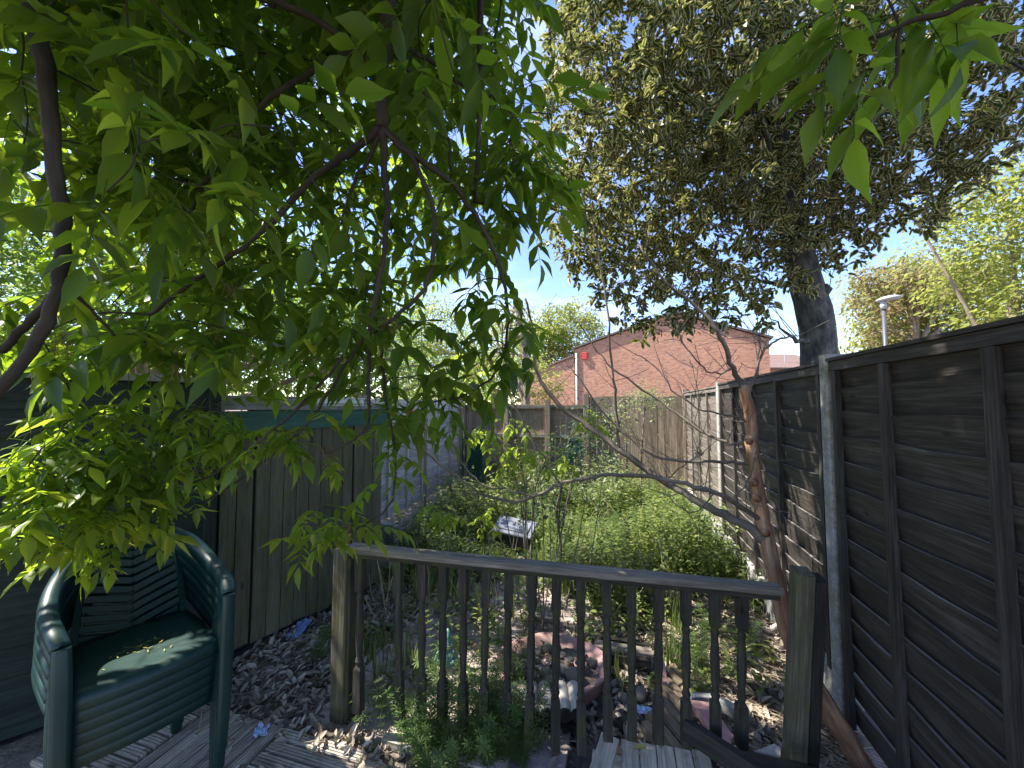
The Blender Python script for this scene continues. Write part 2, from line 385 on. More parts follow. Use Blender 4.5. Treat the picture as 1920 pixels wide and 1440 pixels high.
class MB:
    """collects world-space shapes into one mesh"""
    def __init__(self): self.V, self.F, self.G = [], [], []
    def add(self, V, F, G=None):
        k = len(self.V); self.V += [Vector(v) for v in V]
        self.G += [tuple(g) for g in (G if G is not None else V)]
        self.F += [tuple(i + k for i in f) for f in F]; return self
    def box(self, o, ax, x0, x1, y0, y1, z0, z1, n=1, wob=0.0, bow=0.0, bev=0.0):
        """o origin, ax three axes; x is the grain direction, n pieces along it; bev chamfers the four long edges"""
        o = Vector(o); ex, ey, ez = (Vector(a) for a in ax)
        if bev > 0:
            sec = [(y0 + bev, z0), (y1 - bev, z0), (y1, z0 + bev), (y1, z1 - bev), (y1 - bev, z1), (y0 + bev, z1), (y0, z1 - bev), (y0, z0 + bev)]
        else:
            sec = [(y0, z0), (y1, z0), (y1, z1), (y0, z1)]
        m = len(sec); V, G, F = [], [], []
        ph = R.uniform(0, 9)
        for i in range(n + 1):
            x = x0 + (x1 - x0) * i / n
            for (y, z) in sec:
                dy = wob * (math.sin(ph + x * 3.1 + z * 2) * 0.6 + R.uniform(-0.6, 0.6)) if wob else 0
                dz = wob * (math.sin(ph * 2 + x * 2.3 + y * 3) * 0.5 + R.uniform(-0.5, 0.5)) if wob else 0
                b = bow * math.sin(math.pi * i / n) if bow else 0
                V.append(o + ex * x + ey * (y + dy) + ez * (z + dz + b)); G.append((x, y, z))
        for i in range(n):
            for j in range(m):
                a, b = i * m + j, i * m + (j + 1) % m
                F.append((a, b, b + m, a + m))
        F.append(tuple(reversed(range(m)))); F.append(tuple(range(n * m, n * m + m)))
        return self.add(V, F, G)
    def tube(self, pts, rad, n=6, cap=True, flat=1.0):
        pts = [Vector(p) for p in pts]; k = len(pts)
        if not hasattr(rad, '__len__'): rad = [rad] * k
        V, G, F = [], [], []
        t = (pts[1] - pts[0]).normalized()
        a = t.orthogonal().normalized()
        s = 0.0
        for i in range(k):
            if i: s += (pts[i] - pts[i - 1]).length
            t = (pts[min(i + 1, k - 1)] - pts[max(i - 1, 0)]).normalized()
            a = (a - t * a.dot(t)).normalized(); b = t.cross(a)
            for j in range(n):
                th = 2 * math.pi * j / n
                V.append(pts[i] + (a * math.cos(th) + b * math.sin(th) * flat) * rad[i])
                G.append((s, math.cos(th) * rad[i], math.sin(th) * rad[i]))
        for i in range(k - 1):
            for j in range(n):
                p, q = i * n + j, i * n + (j + 1) % n
                F.append((p, q, q + n, p + n))
        if cap: F.append(tuple(reversed(range(n)))); F.append(tuple(range((k - 1) * n, k * n)))
        return self.add(V, F, G)
    def lathe(self, prof, o, n=20, ax=None, sq=None):
        o = Vector(o); ex, ey, ez = ax or (Vector((1, 0, 0)), Vector((0, 1, 0)), UP)
        V, F = [], []
        for (r, z) in prof:
            for j in range(n):
                th = 2 * math.pi * j / n
                V.append(o + ex * (r * math.cos(th)) + ey * (r * math.sin(th)) + ez * z)
        for i in range(len(prof) - 1):
            for j in range(n):
                p, q = i * n + j, i * n + (j + 1) % n
                F.append((p, q, q + n, p + n))
        return self.add(V, F)
    def sweep(self, pts, prof, ups=None):
        """closed profile [(side, up)] swept along pts (z stays up)"""
        pts = [Vector(p) for p in pts]; k, n = len(pts), len(prof); V, F = [], []
        for i in range(k):
            t = (pts[min(i + 1, k - 1)] - pts[max(i - 1, 0)]).normalized()
            s = t.cross(UP).normalized(); u = s.cross(t).normalized()
            for (a, b) in prof: V.append(pts[i] + s * a + u * b)
        for i in range(k - 1):
            for j in range(n):
                p, q = i * n + j, i * n + (j + 1) % n
                F.append((p, q, q + n, p + n))
        F.append(tuple(reversed(range(n)))); F.append(tuple(range((k - 1) * n, k * n)))
        return self.add(V, F)
    def build(self, name, mat, parent=None, smooth=False, bevel=0.0, solid=0.0, local=False):
        me = bpy.data.meshes.new(name)
        off = wloc(parent) if (parent and not local) else Vector((0, 0, 0))
        me.from_pydata([tuple(v - off) for v in self.V], [], self.F)
        a = me.attributes.new('gr', 'FLOAT_VECTOR', 'POINT')
        a.data.foreach_set('vector', np.array(self.G, dtype=np.float32).ravel())
        me.materials.append(M[mat] if isinstance(mat, str) else mat)
        if smooth: me.shade_smooth()
        me.update()
        o = link_mesh(name, me, parent)
        if solid:
            s = o.modifiers.new('solid', 'SOLIDIFY'); s.thickness = solid; s.offset = 0
        if bevel:
            b = o.modifiers.new('bevel', 'BEVEL'); b.width = bevel; b.segments = 2; b.limit_method = 'ANGLE'
        return o

def smooth_path(pts, sub=5):
    """Catmull-Rom through pts"""
    P = [Vector(p) for p in pts]
    if len(P) < 3: return [P[0].lerp(P[-1], i / sub) for i in range(sub + 1)]
    out = []
    for i in range(len(P) - 1):
        p0 = P[max(i - 1, 0)]; p1 = P[i]; p2 = P[i + 1]; p3 = P[min(i + 2, len(P) - 1)]
        for k in range(sub):
            t = k / sub
            out.append(0.5 * ((2 * p1) + (p2 - p0) * t + (2 * p0 - 5 * p1 + 4 * p2 - p3) * t * t + (3 * p1 - p0 - 3 * p2 + p3) * t ** 3))
    out.append(P[-1]); return out

# ------------------------------------------------------------------ leaves: templates and scatters
def leaf_tpl(rows, width, fold=0.12, droop=0.15, wave=0.0, serr=0.0):
    """leaf of unit length along +Y, z up; rows [(y, half width)]"""
    V = [(0, 0, 0)]; UV = [(0.5, 0.0)]; F = []
    for i, (y, w) in enumerate(rows):
        wv = wave * (1 if i % 2 else -1)
        z = -droop * y * y
        V += [(-w * width, y, z + fold * w * width + wv), (0, y, z), (w * width, y, z + fold * w * width - wv * 0.6)]
        u = 0.5
        UV += [(0.0, y), (0.5, y), (1.0, y)]
    n = len(rows); V.append((0, 1, -droop)); UV.append((0.5, 1.0)); tip = len(V) - 1
    F += [(0, 2, 1), (0, 3, 2)]
    for i in range(n - 1):
        a = 1 + 3 * i; b = a + 3
        F += [(a, a + 1, b + 1), (a, b + 1, b), (a + 1, a + 2, b + 2), (a + 1, b + 2, b + 1)]
    a = 1 + 3 * (n - 1)
    F += [(a, a + 1, tip), (a + 1, a + 2, tip)]
    return np.array(V, float), np.array(F, int), np.array(UV, float)
ASHES = [leaf_tpl([(0.12, 0.50), (0.32, 1.0), (0.56, 0.84), (0.78, 0.34)], 0.185, 0.35, 0.22), leaf_tpl([(0.13, 0.6), (0.33, 1.0), (0.58, 0.80), (0.80, 0.36)], 0.22, 0.18, 0.10, 0.006),
         leaf_tpl([(0.12, 0.45), (0.36, 1.0), (0.60, 0.86), (0.82, 0.30)], 0.165, 0.6, 0.38, 0.010), leaf_tpl([(0.14, 0.55), (0.36, 1.0), (0.60, 0.72), (0.80, 0.28)], 0.20, 0.45, -0.08, 0.008)]
ASH = leaf_tpl([(0.12, 0.50), (0.32, 1.0), (0.56, 0.84), (0.78, 0.34)], 0.185, 0.35, 0.22)
HOLLY = leaf_tpl([(0.22, 0.85), (0.5, 1.0), (0.78, 0.62)], 0.23, 0.25, 0.22, wave=0.045)
BROAD = leaf_tpl([(0.3, 1.0), (0.68, 0.7)], 0.24, 0.3, 0.2)
NARROW = leaf_tpl([(0.55, 1.0)], 0.105, 0.2, 0.15)
BLADE = leaf_tpl([(0.1, 0.9), (0.45, 1.0), (0.75, 0.7)], 0.022, 0.3, 0.45)
CURL = leaf_tpl([(0.22, 0.8), (0.5, 1.0), (0.78, 0.65)], 0.21, 1.1, -0.35)

def np_mesh(name, V, F, UV, rnd, mat):
    me = bpy.data.meshes.new(name)
    nv, nf = len(V), len(F)
    me.vertices.add(nv); me.vertices.foreach_set('co', np.ascontiguousarray(V, dtype=np.float32).ravel())
    me.loops.add(nf * 3); me.loops.foreach_set('vertex_index', np.ascontiguousarray(F, dtype=np.int32).ravel())
    me.polygons.add(nf); me.polygons.foreach_set('loop_start', np.arange(0, nf * 3, 3, dtype=np.int32))
    me.update(calc_edges=True)
    uv = me.uv_layers.new(name='UVMap'); uv.data.foreach_set('uv', UV[F.ravel()].astype(np.float32).ravel())
    a = me.attributes.new('rnd', 'FLOAT', 'POINT'); a.data.foreach_set('value', np.ascontiguousarray(rnd, dtype=np.float32))
    me.materials.append(M[mat]); me.shade_smooth()
    return me
def frames(D, NRM):
    """rotation matrices with y column = D and z close to NRM"""
    Y = D / np.linalg.norm(D, axis=1, keepdims=True)
    X = np.cross(Y, NRM); X /= np.maximum(np.linalg.norm(X, axis=1, keepdims=True), 1e-6)
    Z = np.cross(X, Y)
    return np.stack([X, Y, Z], axis=2)
def scatter_arrays(tpl, P, D, NRM, S, rnd=None):
    V, F, UV = tpl; n = len(P); k = len(V)
    Rm = frames(D, NRM)
    W = np.einsum('nij,kj->nki', Rm, V) * np.asarray(S)[:, None, None] + P[:, None, :]
    FF = (F[None] + (np.arange(n) * k)[:, None, None]).reshape(-1, 3)
    r = rng.random(n) if rnd is None else rnd
    return W.reshape(-1, 3), FF, np.tile(UV, (n, 1)), np.repeat(r, k)
def merge(*arrs):
    V, F, U, Q, k = [], [], [], [], 0
    for (v, f, u, q) in arrs:
        V.append(v); F.append(f + k); U.append(u); Q.append(q); k += len(v)
    return np.concatenate(V), np.concatenate(F), np.concatenate(U), np.concatenate(Q)
def rand_dirs(n, zlo=-1, zhi=1):
    z = rng.uniform(zlo, zhi, n); a = rng.uniform(0, 2 * np.pi, n); r = np.sqrt(np.maximum(0, 1 - z * z))
    return np.stack([r * np.cos(a), r * np.sin(a), z], 1)
def scatter(name, tpl, P, D, NRM, S, mat, parent=None, kind=None, rnd=None):
    P = np.asarray(P, float)
    if parent is not None: P = P - np.array(wloc(parent))
    me = np_mesh(name, *scatter_arrays(tpl, P, D, NRM, S, rnd), mat)
    o = link_mesh(name, me, parent)
    if kind: o['kind'] = kind
    return o
def tube_arrays(pts, r0, r1, n=3):
    """light tube as arrays for merging into a leaf mesh"""
    mb = MB(); k = len(pts)
    mb.tube(pts, [r0 + (r1 - r0) * i / (k - 1) for i in range(k)], n, cap=False)
    V = np.array([tuple(v) for v in mb.V]); F = []
    for f in mb.F: F += [(f[0], f[1], f[2]), (f[0], f[2], f[3])]
    return V, np.array(F), np.full((len(V), 2), 0.5) * np.array([1.0, 0.0]), np.full(len(V), 0.5)

def compound(seed, pitch, L=0.21, pairs=3, ll=0.098, grav=0.55, tpl=ASH):
    """one pinnate leaf: stalk with opposite leaflets, z is world up, +Y outward"""
    q = random.Random(seed)
    pts = []
    a = pitch; p = Vector((0, 0, 0)); pts.append(p.copy()); n = 8
    for i in range(n):
        a -= q.uniform(0.05, 0.13)
        a = max(a, -1.45)
        p = p + Vector((q.uniform(-0.08, 0.08) * L / n, math.cos(a), math.sin(a))) * (L / n); pts.append(p.copy())
    arrs = [tube_arrays(pts, 0.0020, 0.0011)]
    P, D, NN, S = [], [], [], []
    for k in range(pairs):
        t = 0.36 + 0.52 * k / max(pairs - 1, 1)
        i = min(int(t * n), n - 1); b = pts[i].lerp(pts[i + 1], t * n - i); tg = (pts[i + 1] - pts[i]).normalized()
        for s in (-1, 1):
            ang = math.radians(q.uniform(48, 70))
            d = tg * math.cos(ang) + Vector((s, 0, 0)) * math.sin(ang) + Vector((0, 0, -grav * q.uniform(0.3, 1.5)))
            nn = Vector((-s * 0.25 + q.uniform(-0.45, 0.45), q.uniform(-0.4, 0.4) - 0.15, 1.0))
            P.append(b); D.append(d.normalized()); NN.append(nn); S.append(ll * q.uniform(0.68, 1.15) * (0.85 if k == 0 else 1))
    d = (pts[-1] - pts[-2]).normalized() + Vector((q.uniform(-.2, .2), 0, -0.15))
    P.append(pts[-1]); D.append(d); NN.append(Vector((q.uniform(-.3, .3), 0.5, 1))); S.append(ll * q.uniform(0.95, 1.2))
    toA = lambda x: np.array([tuple(v) for v in x], float)
    for p_, d_, n_2, s_ in zip(P, D, NN, S):
        arrs.append(scatter_arrays(q.choice(ASHES) if tpl is ASH else tpl, toA([p_]), toA([d_]), toA([n_2]), np.array([s_]), np.array([0.5 + q.uniform(-.2, .2)])))
    return merge(*arrs)

# ------------------------------------------------------------------ ground
def sstep(a, b, x):
    t = min(1, max(0, (x - a) / (b - a))); return t * t * (3 - 2 * t)
def gz(x, y):
    z = -0.085
    z += 0.012 * math.sin(x * 3.1 + 1) * math.sin(y * 2.7) + 0.007 * math.sin(x * 11 + y * 7) + 0.005 * math.sin(x * 23 - y * 19)
    z += 0.03 * sstep(2.6, 1.9, y) * sstep(-0.4, -0.8, x)
    dip = sstep(-0.15, 0.1, x) * sstep(0.66, 0.5, x) * sstep(1.62, 1.74, y) * sstep(2.02, 1.95, y)
    z -= 0.17 * dip
    z += 0.05 * sstep(3.5, 6, y) * math.sin(x * 1.3)
    return z
def axis(lo, hi, c0, c1, fine, ratio=1.35):
    a = list(np.arange(c0, c1 + 1e-6, fine)); s = fine; x = c1
    while x < hi: s *= ratio; x += s; a.append(x)
    s = fine; x = c0
    while x > lo: s *= ratio; x -= s; a.insert(0, x)
    return a
xs, ys = axis(-400, 400, -2.6, 3.4, 0.05), axis(-300, 600, 1.2, 4.6, 0.05)
V = [(x, y, gz(x, y) + (R.uniform(-0.008, 0.008) if abs(x) < 5 and 0 < y < 6 else 0)) for y in ys for x in xs]
nx = len(xs)
F = [(j * nx + i, j * nx + i + 1, (j + 1) * nx + i + 1, (j + 1) * nx + i) for j in range(len(ys) - 1) for i in range(nx - 1)]
g = MB().add(V, F).build('ground', 'soil', smooth=True); tag(g, kind='structure')

# paving path: separate slabs half buried in litter
path = tag(empty('path', (-0.7, 2.4, -0.06)), kind='structure')
po = Vector((-1.06, 2.06, -0.075))
for i in range(3):
    for j in range(6):
        if (i, j) in ((0, 5), (2, 5), (2, 2), (0, 4)): continue
        o = po + E1 * (0.44 * i) + E2 * (0.44 * j)
        o.z += R.uniform(-0.006, 0.01)
        ax = (E1, E2, (UP + E1 * R.uniform(-0.02, 0.02) + E2 * R.uniform(-0.02, 0.02)).normalized())
        MB().box(o, ax, 0.006, 0.432, 0.006, 0.432, -0.02, 0.022, n=1, bev=0.005).build('slab', 'slab', path)

# ------------------------------------------------------------------ lap fences
def lap_board(o, ex, nrm, s0, s1, z, h, thick=0.013, n=12, reverse=True, wave=0.006):
    """one waney board; its top edge stands proud (reverse) or its bottom edge"""
    mb = MB(); V, G, F = [], [], []
    ph = R.uniform(0, 20); off = R.uniform(0, 50)
    a, b = (0.000, 0.030) if reverse else (0.024, 0.002)
    for i in range(n + 1):
        s = s0 + (s1 - s0) * i / n
        wt = wave * (math.sin(ph + s * 5.3) + 0.6 * math.sin(ph * 1.7 + s * 13)) + R.uniform(-wave, wave) * 0.4
        wb = wave * 0.6 * math.sin(ph * 2.2 + s * 6.1)
        for (zz, nn) in ((z + wb, a), (z + h + wt, b), (z + h + wt, b + thick), (z + wb, a + thick)):
            V.append(Vector(o) + ex * s + nrm * nn + UP * zz); G.append((s + off, zz, nn))
    for i in range(n):
        for j in range(4):
            p, q = i * 4 + j, i * 4 + (j + 1) % 4
            F.append((p, q, q + 4, p + 4))
    F.append((3, 2, 1, 0)); F.append((n * 4, n * 4 + 1, n * 4 + 2, n * 4 + 3))
    return mb.add(V, F, G)

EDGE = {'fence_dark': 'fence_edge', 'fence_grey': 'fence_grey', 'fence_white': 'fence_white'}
def lap_panel(fence, o, ex, nrm, s0, s1, z0, z1, battens, mat, pitch=0.13, label=None, cap=True, bw=0.035):
    pn = empty('panel', (0, 0, 0), fence)
    if label: pn['label'] = label
    nb = int(round((z1 - z0 - 0.03) / pitch)); pitch = (z1 - z0 - 0.03) / nb
    for k in range(nb):
        bo = lap_board(o, ex, nrm, s0 + 0.01, s1 - 0.01, z0 + k * pitch, pitch + 0.022).build('board', mat, pn)
        bo.data.materials.append(M[EDGE[mat]])                    # worn top edge; on dark panels light on the ledge is painted in
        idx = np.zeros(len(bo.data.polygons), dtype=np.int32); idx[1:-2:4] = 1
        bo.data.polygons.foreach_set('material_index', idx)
    for s in battens:
        MB().box(Vector(o) + ex * s, (UP, ex, nrm), z0 + 0.005, z1 - 0.055, -bw / 2, bw / 2, 0.036, 0.064, n=4, wob=0.0015).build('batten', mat, pn)
    if cap:
        MB().box(Vector(o), (ex, nrm, UP), s0, s1, -0.005, 0.060, z1 - 0.052, z1 - 0.002, n=5, wob=0.001).build('top_rail', mat, pn)
        MB().box(Vector(o), (ex, nrm, UP), s0, s1, -0.012, 0.072, z1, z1 + 0.016, n=5, wob=0.001).build('capping', mat, pn)
    return pn

NR = -E1                                      # right fence faces the garden's left side
P0 = Vector((1.75, 2.10, 0))
def fpt(s): return P0 + E2 * s
rf = thing('lap_fence', 'tall dark brown overlap board fence with concrete posts along the right side', 'fence', P0)
def on_fence(px):                             # distance along the fence seen at a pixel column
    k = (px - 960) / FPX
    return (P0.x - k * P0.y) / (k * E2.y - E2.x)
S1, S2 = 2.45, 5.0
lap_panel(rf, P0 - NR * 0.03, E2, NR, -1.95, -0.030, -0.03, 1.83, [-0.085, -0.472, -0.975, -1.46, -1.92], 'fence_dark')
lap_panel(rf, P0 - NR * 0.03, E2, NR, 0.030, S1 - 0.030, 0.15, 1.82, [0.085, 0.72, 1.30, 1.86, S1 - 0.075], 'fence_dark')
lap_panel(rf, P0 - NR * 0.03, E2, NR, S1 + 0.030, S2, 0.15, 1.80, [S1 + 0.08, 3.1, 3.7, 4.3, S2 - 0.06], 'fence_grey', label='weathered grey far panel coloured paler as if sunlit')  # weathered greyer, and lighter because sunlight is put into its colour
for (s, zt) in ((0.0, 1.87), (S1, 1.85), (-2.0, 1.87)):
    MB().box(fpt(s) - NR * 0.03, (UP, E2, NR), -0.3, zt, -0.038, 0.038, -0.035, 0.075, n=3, bev=0.010).build('post', 'concrete', rf)
MB().box(fpt(S2 + 0.03), (UP, E2, NR), -0.3, 1.86, -0.045, 0.045, -0.05, 0.05, n=3, bev=0.006).build('post', 'fence_tan', rf)
for (a, b) in ((0.05, S1 - 0.05), (S1 + 0.05, S2)):
    MB().box(P0 - NR * 0.03, (E2, NR, UP), a, b, 0.0, 0.045, -0.3, 0.145, n=2, bev=0.004).build('gravel_board', 'concrete', rf)

# ------------------------------------------------------------------ closeboard fence across the far end
corner = fpt(S2 + 0.02)
def closeboard(name, label, o, ex, nrm, t0, t1, z0, z1, rails, posts, mat, w=0.105):
    f = thing(name, label, 'fence', Vector(o) + ex * t0)
    t = t0; 
    while t < t1 - 0.02:
        ww = w * R.uniform(0.9, 1.08)
        MB().box(Vector(o) + ex * t, (UP, ex, nrm), z0, z1 + R.uniform(-0.02, 0.015), 0.0, min(ww, t1 - t), R.uniform(-0.006, 0.004), R.uniform(0.012, 0.02), n=3, wob=0.003).build('board', mat, f)
        t += ww + 0.004
    for z in rails:
        MB().box(Vector(o), (ex, nrm, UP), t0, t1, 0.022, 0.075, z - 0.03, z + 0.03, n=4, wob=0.002).build('rail', 'fence_grey', f)
    for (t, zt) in posts:
        MB().box(Vector(o) + ex * t, (UP, ex, nrm), -0.25, zt, -0.05, 0.05, 0.024, 0.115, n=3, wob=0.001, bev=0.006).build('post', mat, f)
    return f
closeboard('closeboard_fence', 'sunlit weathered closeboard fence at the far end beside the right corner', corner, -E1, -E2, 0.06, 1.72, -0.05, 1.74, (), ((1.76, 1.80),), 'fence_tan')
closeboard('closeboard_fence', 'lower shaded closeboard fence with pale rails left of the far post', corner, -E1, -E2, 1.82, 4.36, -0.05, 1.60, (0.42, 0.98, 1.545), ((2.5, 1.68), (3.35, 1.62), (4.3, 1.64)), 'fence_tan')

# pale lap fence on the left
LW0 = corner - E1 * 4.42
lu = (Vector((-2.35, 3.4, 0)) - LW0); LWLEN = lu.length; lu.normalize(); ln = Vector((-lu.y, lu.x, 0))
if ln.x < 0: ln = -ln
lf = thing('lap_fence', 'pale grey painted lap fence running back along the left side', 'fence', LW0)
for (a, b) in ((0.05, 1.55), (1.66, 3.2), (3.3, LWLEN)):
    m_ = (a + b) / 2
    lap_panel(lf, LW0, lu, ln, a, b, 0.0, 1.66, [a + 0.03, a + (b - a) / 3, a + 2 * (b - a) / 3, b - 0.03], 'fence_white', pitch=0.115, cap=True)
for s in (1.605, 3.25):
    MB().box(LW0 + lu * s, (UP, lu, ln), -0.25, 1.72, -0.045, 0.045, -0.02, 0.07, n=3, bev=0.006).build('post', 'fence_tan', lf)

# ------------------------------------------------------------------ sheds
SA, SC = Vector((-1.87, 2.54, -0.06)), Vector((-1.22, 3.58, -0.06))
su = (SC - SA).normalized(); sn = Vector((su.y, -su.x, 0)); SL = (SC - SA).length
shed = thing('shed', 'low olive green shed with vertical boards and a teal fascia', 'shed', SA)
t = -0.03; k = 0
while t < SL - 0.01:
    w = R.uniform(0.088, 0.097)
    gap = 0.018 if k == 1 or k == 9 else 0.004
    MB().box(SA + su * t, (UP, su, sn), 0.05 + R.uniform(-0.012, 0.01), 1.50, 0.0, w, -0.006 + R.uniform(-0.002, 0.002), 0.012 + R.uniform(-0.002, 0.002), n=4, wob=0.0012, bev=0.003).build('board', 'shed_olive', shed)
    t += w + gap; k += 1
SL2 = t
MB().box(SA, (su, -sn, UP), -0.04, SL2, 0.012, 1.3, 0.03, 1.53, n=1).build('wall', 'shed_green', shed)
MB().box(SA, (su, sn, UP), -0.06, SL2 + 0.03, 0.014, 0.034, 1.475, 1.615, n=6, wob=0.0012).build('fascia', 'teal_paint', shed)
rb = MB()
rb.box(SA + UP * 1.62, (su, -sn, (UP).normalized()), -0.12, SL2 + 0.06, -0.07, 1.45, 0.0, 0.03, n=6, wob=0.003)
ro = rb.build('roof', 'felt', shed)
MB().box(SA + UP * 1.62, (su, -sn, UP), -0.12, 0.55, -0.055, 1.4, 0.033, 0.10, n=6, wob=0.004).build('felt_roll', 'felt', ro)

GA, GB = Vector((-1.885, 2.47, -0.06)), Vector((-3.6, 1.03, -0.06))
gu = (GB - GA).normalized(); gn = Vector((-gu.y, gu.x, 0)); GL = (GB - GA).length
if gn.y > 0: gn = -gn
shed2 = thing('shed', 'dark green shed with wide horizontal boards behind the stacked chairs', 'shed', GA)
z = 0.04
while z < 1.64:
    h = R.uniform(0.142, 0.152); 
    lap_board(GA, gu, gn, 0, GL, z, h + 0.012, thick=0.014, n=10, reverse=False, wave=0.001).build('board', 'shed_green', shed2); z += h
MB().box(GA, (gu, -gn, UP), 0.0, GL, 0.005, 1.2, 0.02, z, n=1).build('wall', 'shed_green', shed2)
MB().box(GA, (UP, gu, gn), 0.03, z - 0.01, -0.012, 0.05, 0.036, 0.062, n=3, bev=0.003).build('corner_trim', 'shed_green', shed2)
MB().box(GA, (gu, -gn, UP), -0.05, GL, -0.075, 1.3, z + 0.005, z + 0.045, n=8, wob=0.003).build('roof', 'felt', shed2)

# ------------------------------------------------------------------ railing
RL, RRt = Vector((-0.80, 1.985, 0.868)), Vector((1.185, 1.745, 0.775))
rail = thing('railing', 'weathered wooden railing with turned balusters across the step', 'railing', (0.2, 1.86, 0))
hv = (RRt - RL); hl = hv.length; hx = hv.normalized(); hy = Vector((-hx.y, hx.x, 0)).normalized(); hz = hx.cross(hy)
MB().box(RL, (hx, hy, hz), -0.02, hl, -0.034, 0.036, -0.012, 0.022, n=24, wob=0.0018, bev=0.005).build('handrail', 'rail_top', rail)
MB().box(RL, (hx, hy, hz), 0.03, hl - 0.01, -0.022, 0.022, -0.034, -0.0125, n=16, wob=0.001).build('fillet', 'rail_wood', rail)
# one baluster mesh: square blocks, turned middle; unit length, z from 0 (bottom) to 1 (top)
def baluster_mesh():
    w = 0.0205; sq = []
    prof = [(0, w, 1), (0.275, w, 1), (0.285, w * 0.9, 0.7), (0.295, w * 0.72, 0), (0.31, w * 0.78, 0), (0.325, w * 0.95, 0), (0.34, w * 0.78, 0), (0.355, w * 0.66, 0),
            (0.40, w * 0.78, 0), (0.50, w * 0.98, 0), (0.58, w * 0.96, 0), (0.66, w * 0.82, 0), (0.705, w * 0.68, 0), (0.72, w * 0.80, 0), (0.735, w * 0.96, 0), (0.75, w * 0.80, 0), (0.765, w * 0.72, 0),
            (0.78, w * 0.9, 0.7), (0.79, w, 1), (1.0, w, 1)]
    n = 16; V, F, G = [], [], []
    for (z, r, s) in prof:
        for j in range(n):
            th = 2 * math.pi * j / n; c, d = math.cos(th), math.sin(th)
            k = 1 / max(abs(c), abs(d)); rr = r * (1 + (k - 1) * s)
            V.append((rr * c, rr * d, z)); G.append((z * 0.8, rr * c, rr * d))
    for i in range(len(prof) - 1):
        for j in range(n):
            a, b = i * n + j, i * n + (j + 1) % n
            F.append((a, b, b + n, a + n))
    F.append(tuple(reversed(range(n)))); F.append(tuple(range((len(prof) - 1) * n, len(prof) * n)))
    return MB().add(V, F, G)
bal0 = None
tops = [683, 752, 796, 835, 872, 913, 955, 998, 1042, 1086, 1133, 1179, 1229, 1278, 1330, 1380]
bots = [(672, 1334), (748, 1347), (790, 1353), (829, 1362), (868, 1370), (906, 1378), (949, 1386), (992, 1395), (1041, 1404), (1090, 1411), (1140, 1385), (1185, 1384), (1234, 1390), (1287, 1397), (1342, 1398), (1390, 1401)]
for tx, (bx, by) in zip(tops, bots):
    k = (tx - 960) / FPX; s = (RL.x - k * RL.y) / (k * hv.y - hv.x)
    T = RL + hv * s - hz * 0.0345
    kb = ray(bx, by); tb = (T.y + R.uniform(-0.012, 0.004)) / kb[1]
    B = Vector((kb[0] * tb, kb[1] * tb, H + kb[2] * tb))
    if bal0 is None:
        bal0 = baluster_mesh().build('baluster', 'rail_wood', rail, local=True); b = bal0
    else:
        b = bal0.copy(); col.objects.link(b); b.parent = rail
    d = T - B; zx = d.normalized(); yy = zx.cross(hx).normalized(); xx = yy.cross(zx)
    rot = Matrix((xx, yy, zx)).transposed().to_4x4() @ Matrix.Rotation(math.radians(R.uniform(-9, 9)), 4, 'Z')
    b.matrix_local = Matrix.Translation(B - Vector(rail.location)) @ rot @ Matrix.Diagonal((1, 1, d.length, 1))
b = gp(640, 1338, -0.01)
MB().box(b + Vector((0.0, 0.02, 0)), (UP, E1, E2), -0.06, 0.84, -0.05, 0.035, -0.045, 0.045, n=5, wob=0.001, bev=0.006).build('newel', 'newel', rail)
MB().box(b + Vector((0.0, 0.02, 0)), (UP, E1, E2), -0.03, 0.80, 0.037, 0.060, -0.040, 0.030, n=5, wob=0.001, bev=0.003).build('newel_facing', 'rail_wood', rail)

NB = gp(1497, 1434, -0.01)
ntop = at(1513, 1072, 1.70)
nd = (ntop - NB).normalized(); nxv = (E1 - nd * E1.dot(nd)).normalized(); nyv = nd.cross(nxv)
npst = thing('newel_post', 'leaning mossy newel post at the right end of the railing', 'post', NB)
L_ = (ntop - NB).length
MB().box(NB, (nd, nxv, nyv), -0.05, L_, -0.050, 0.018, -0.045, 0.045, n=6, wob=0.0012, bev=0.005).build('post', 'newel', npst)
MB().box(NB, (nd, nxv, nyv), -0.05, L_ - 0.02, 0.021, 0.062, -0.043, 0.043, n=6, wob=0.0012, bev=0.004).build('facing_board', 'dark_plank', npst)

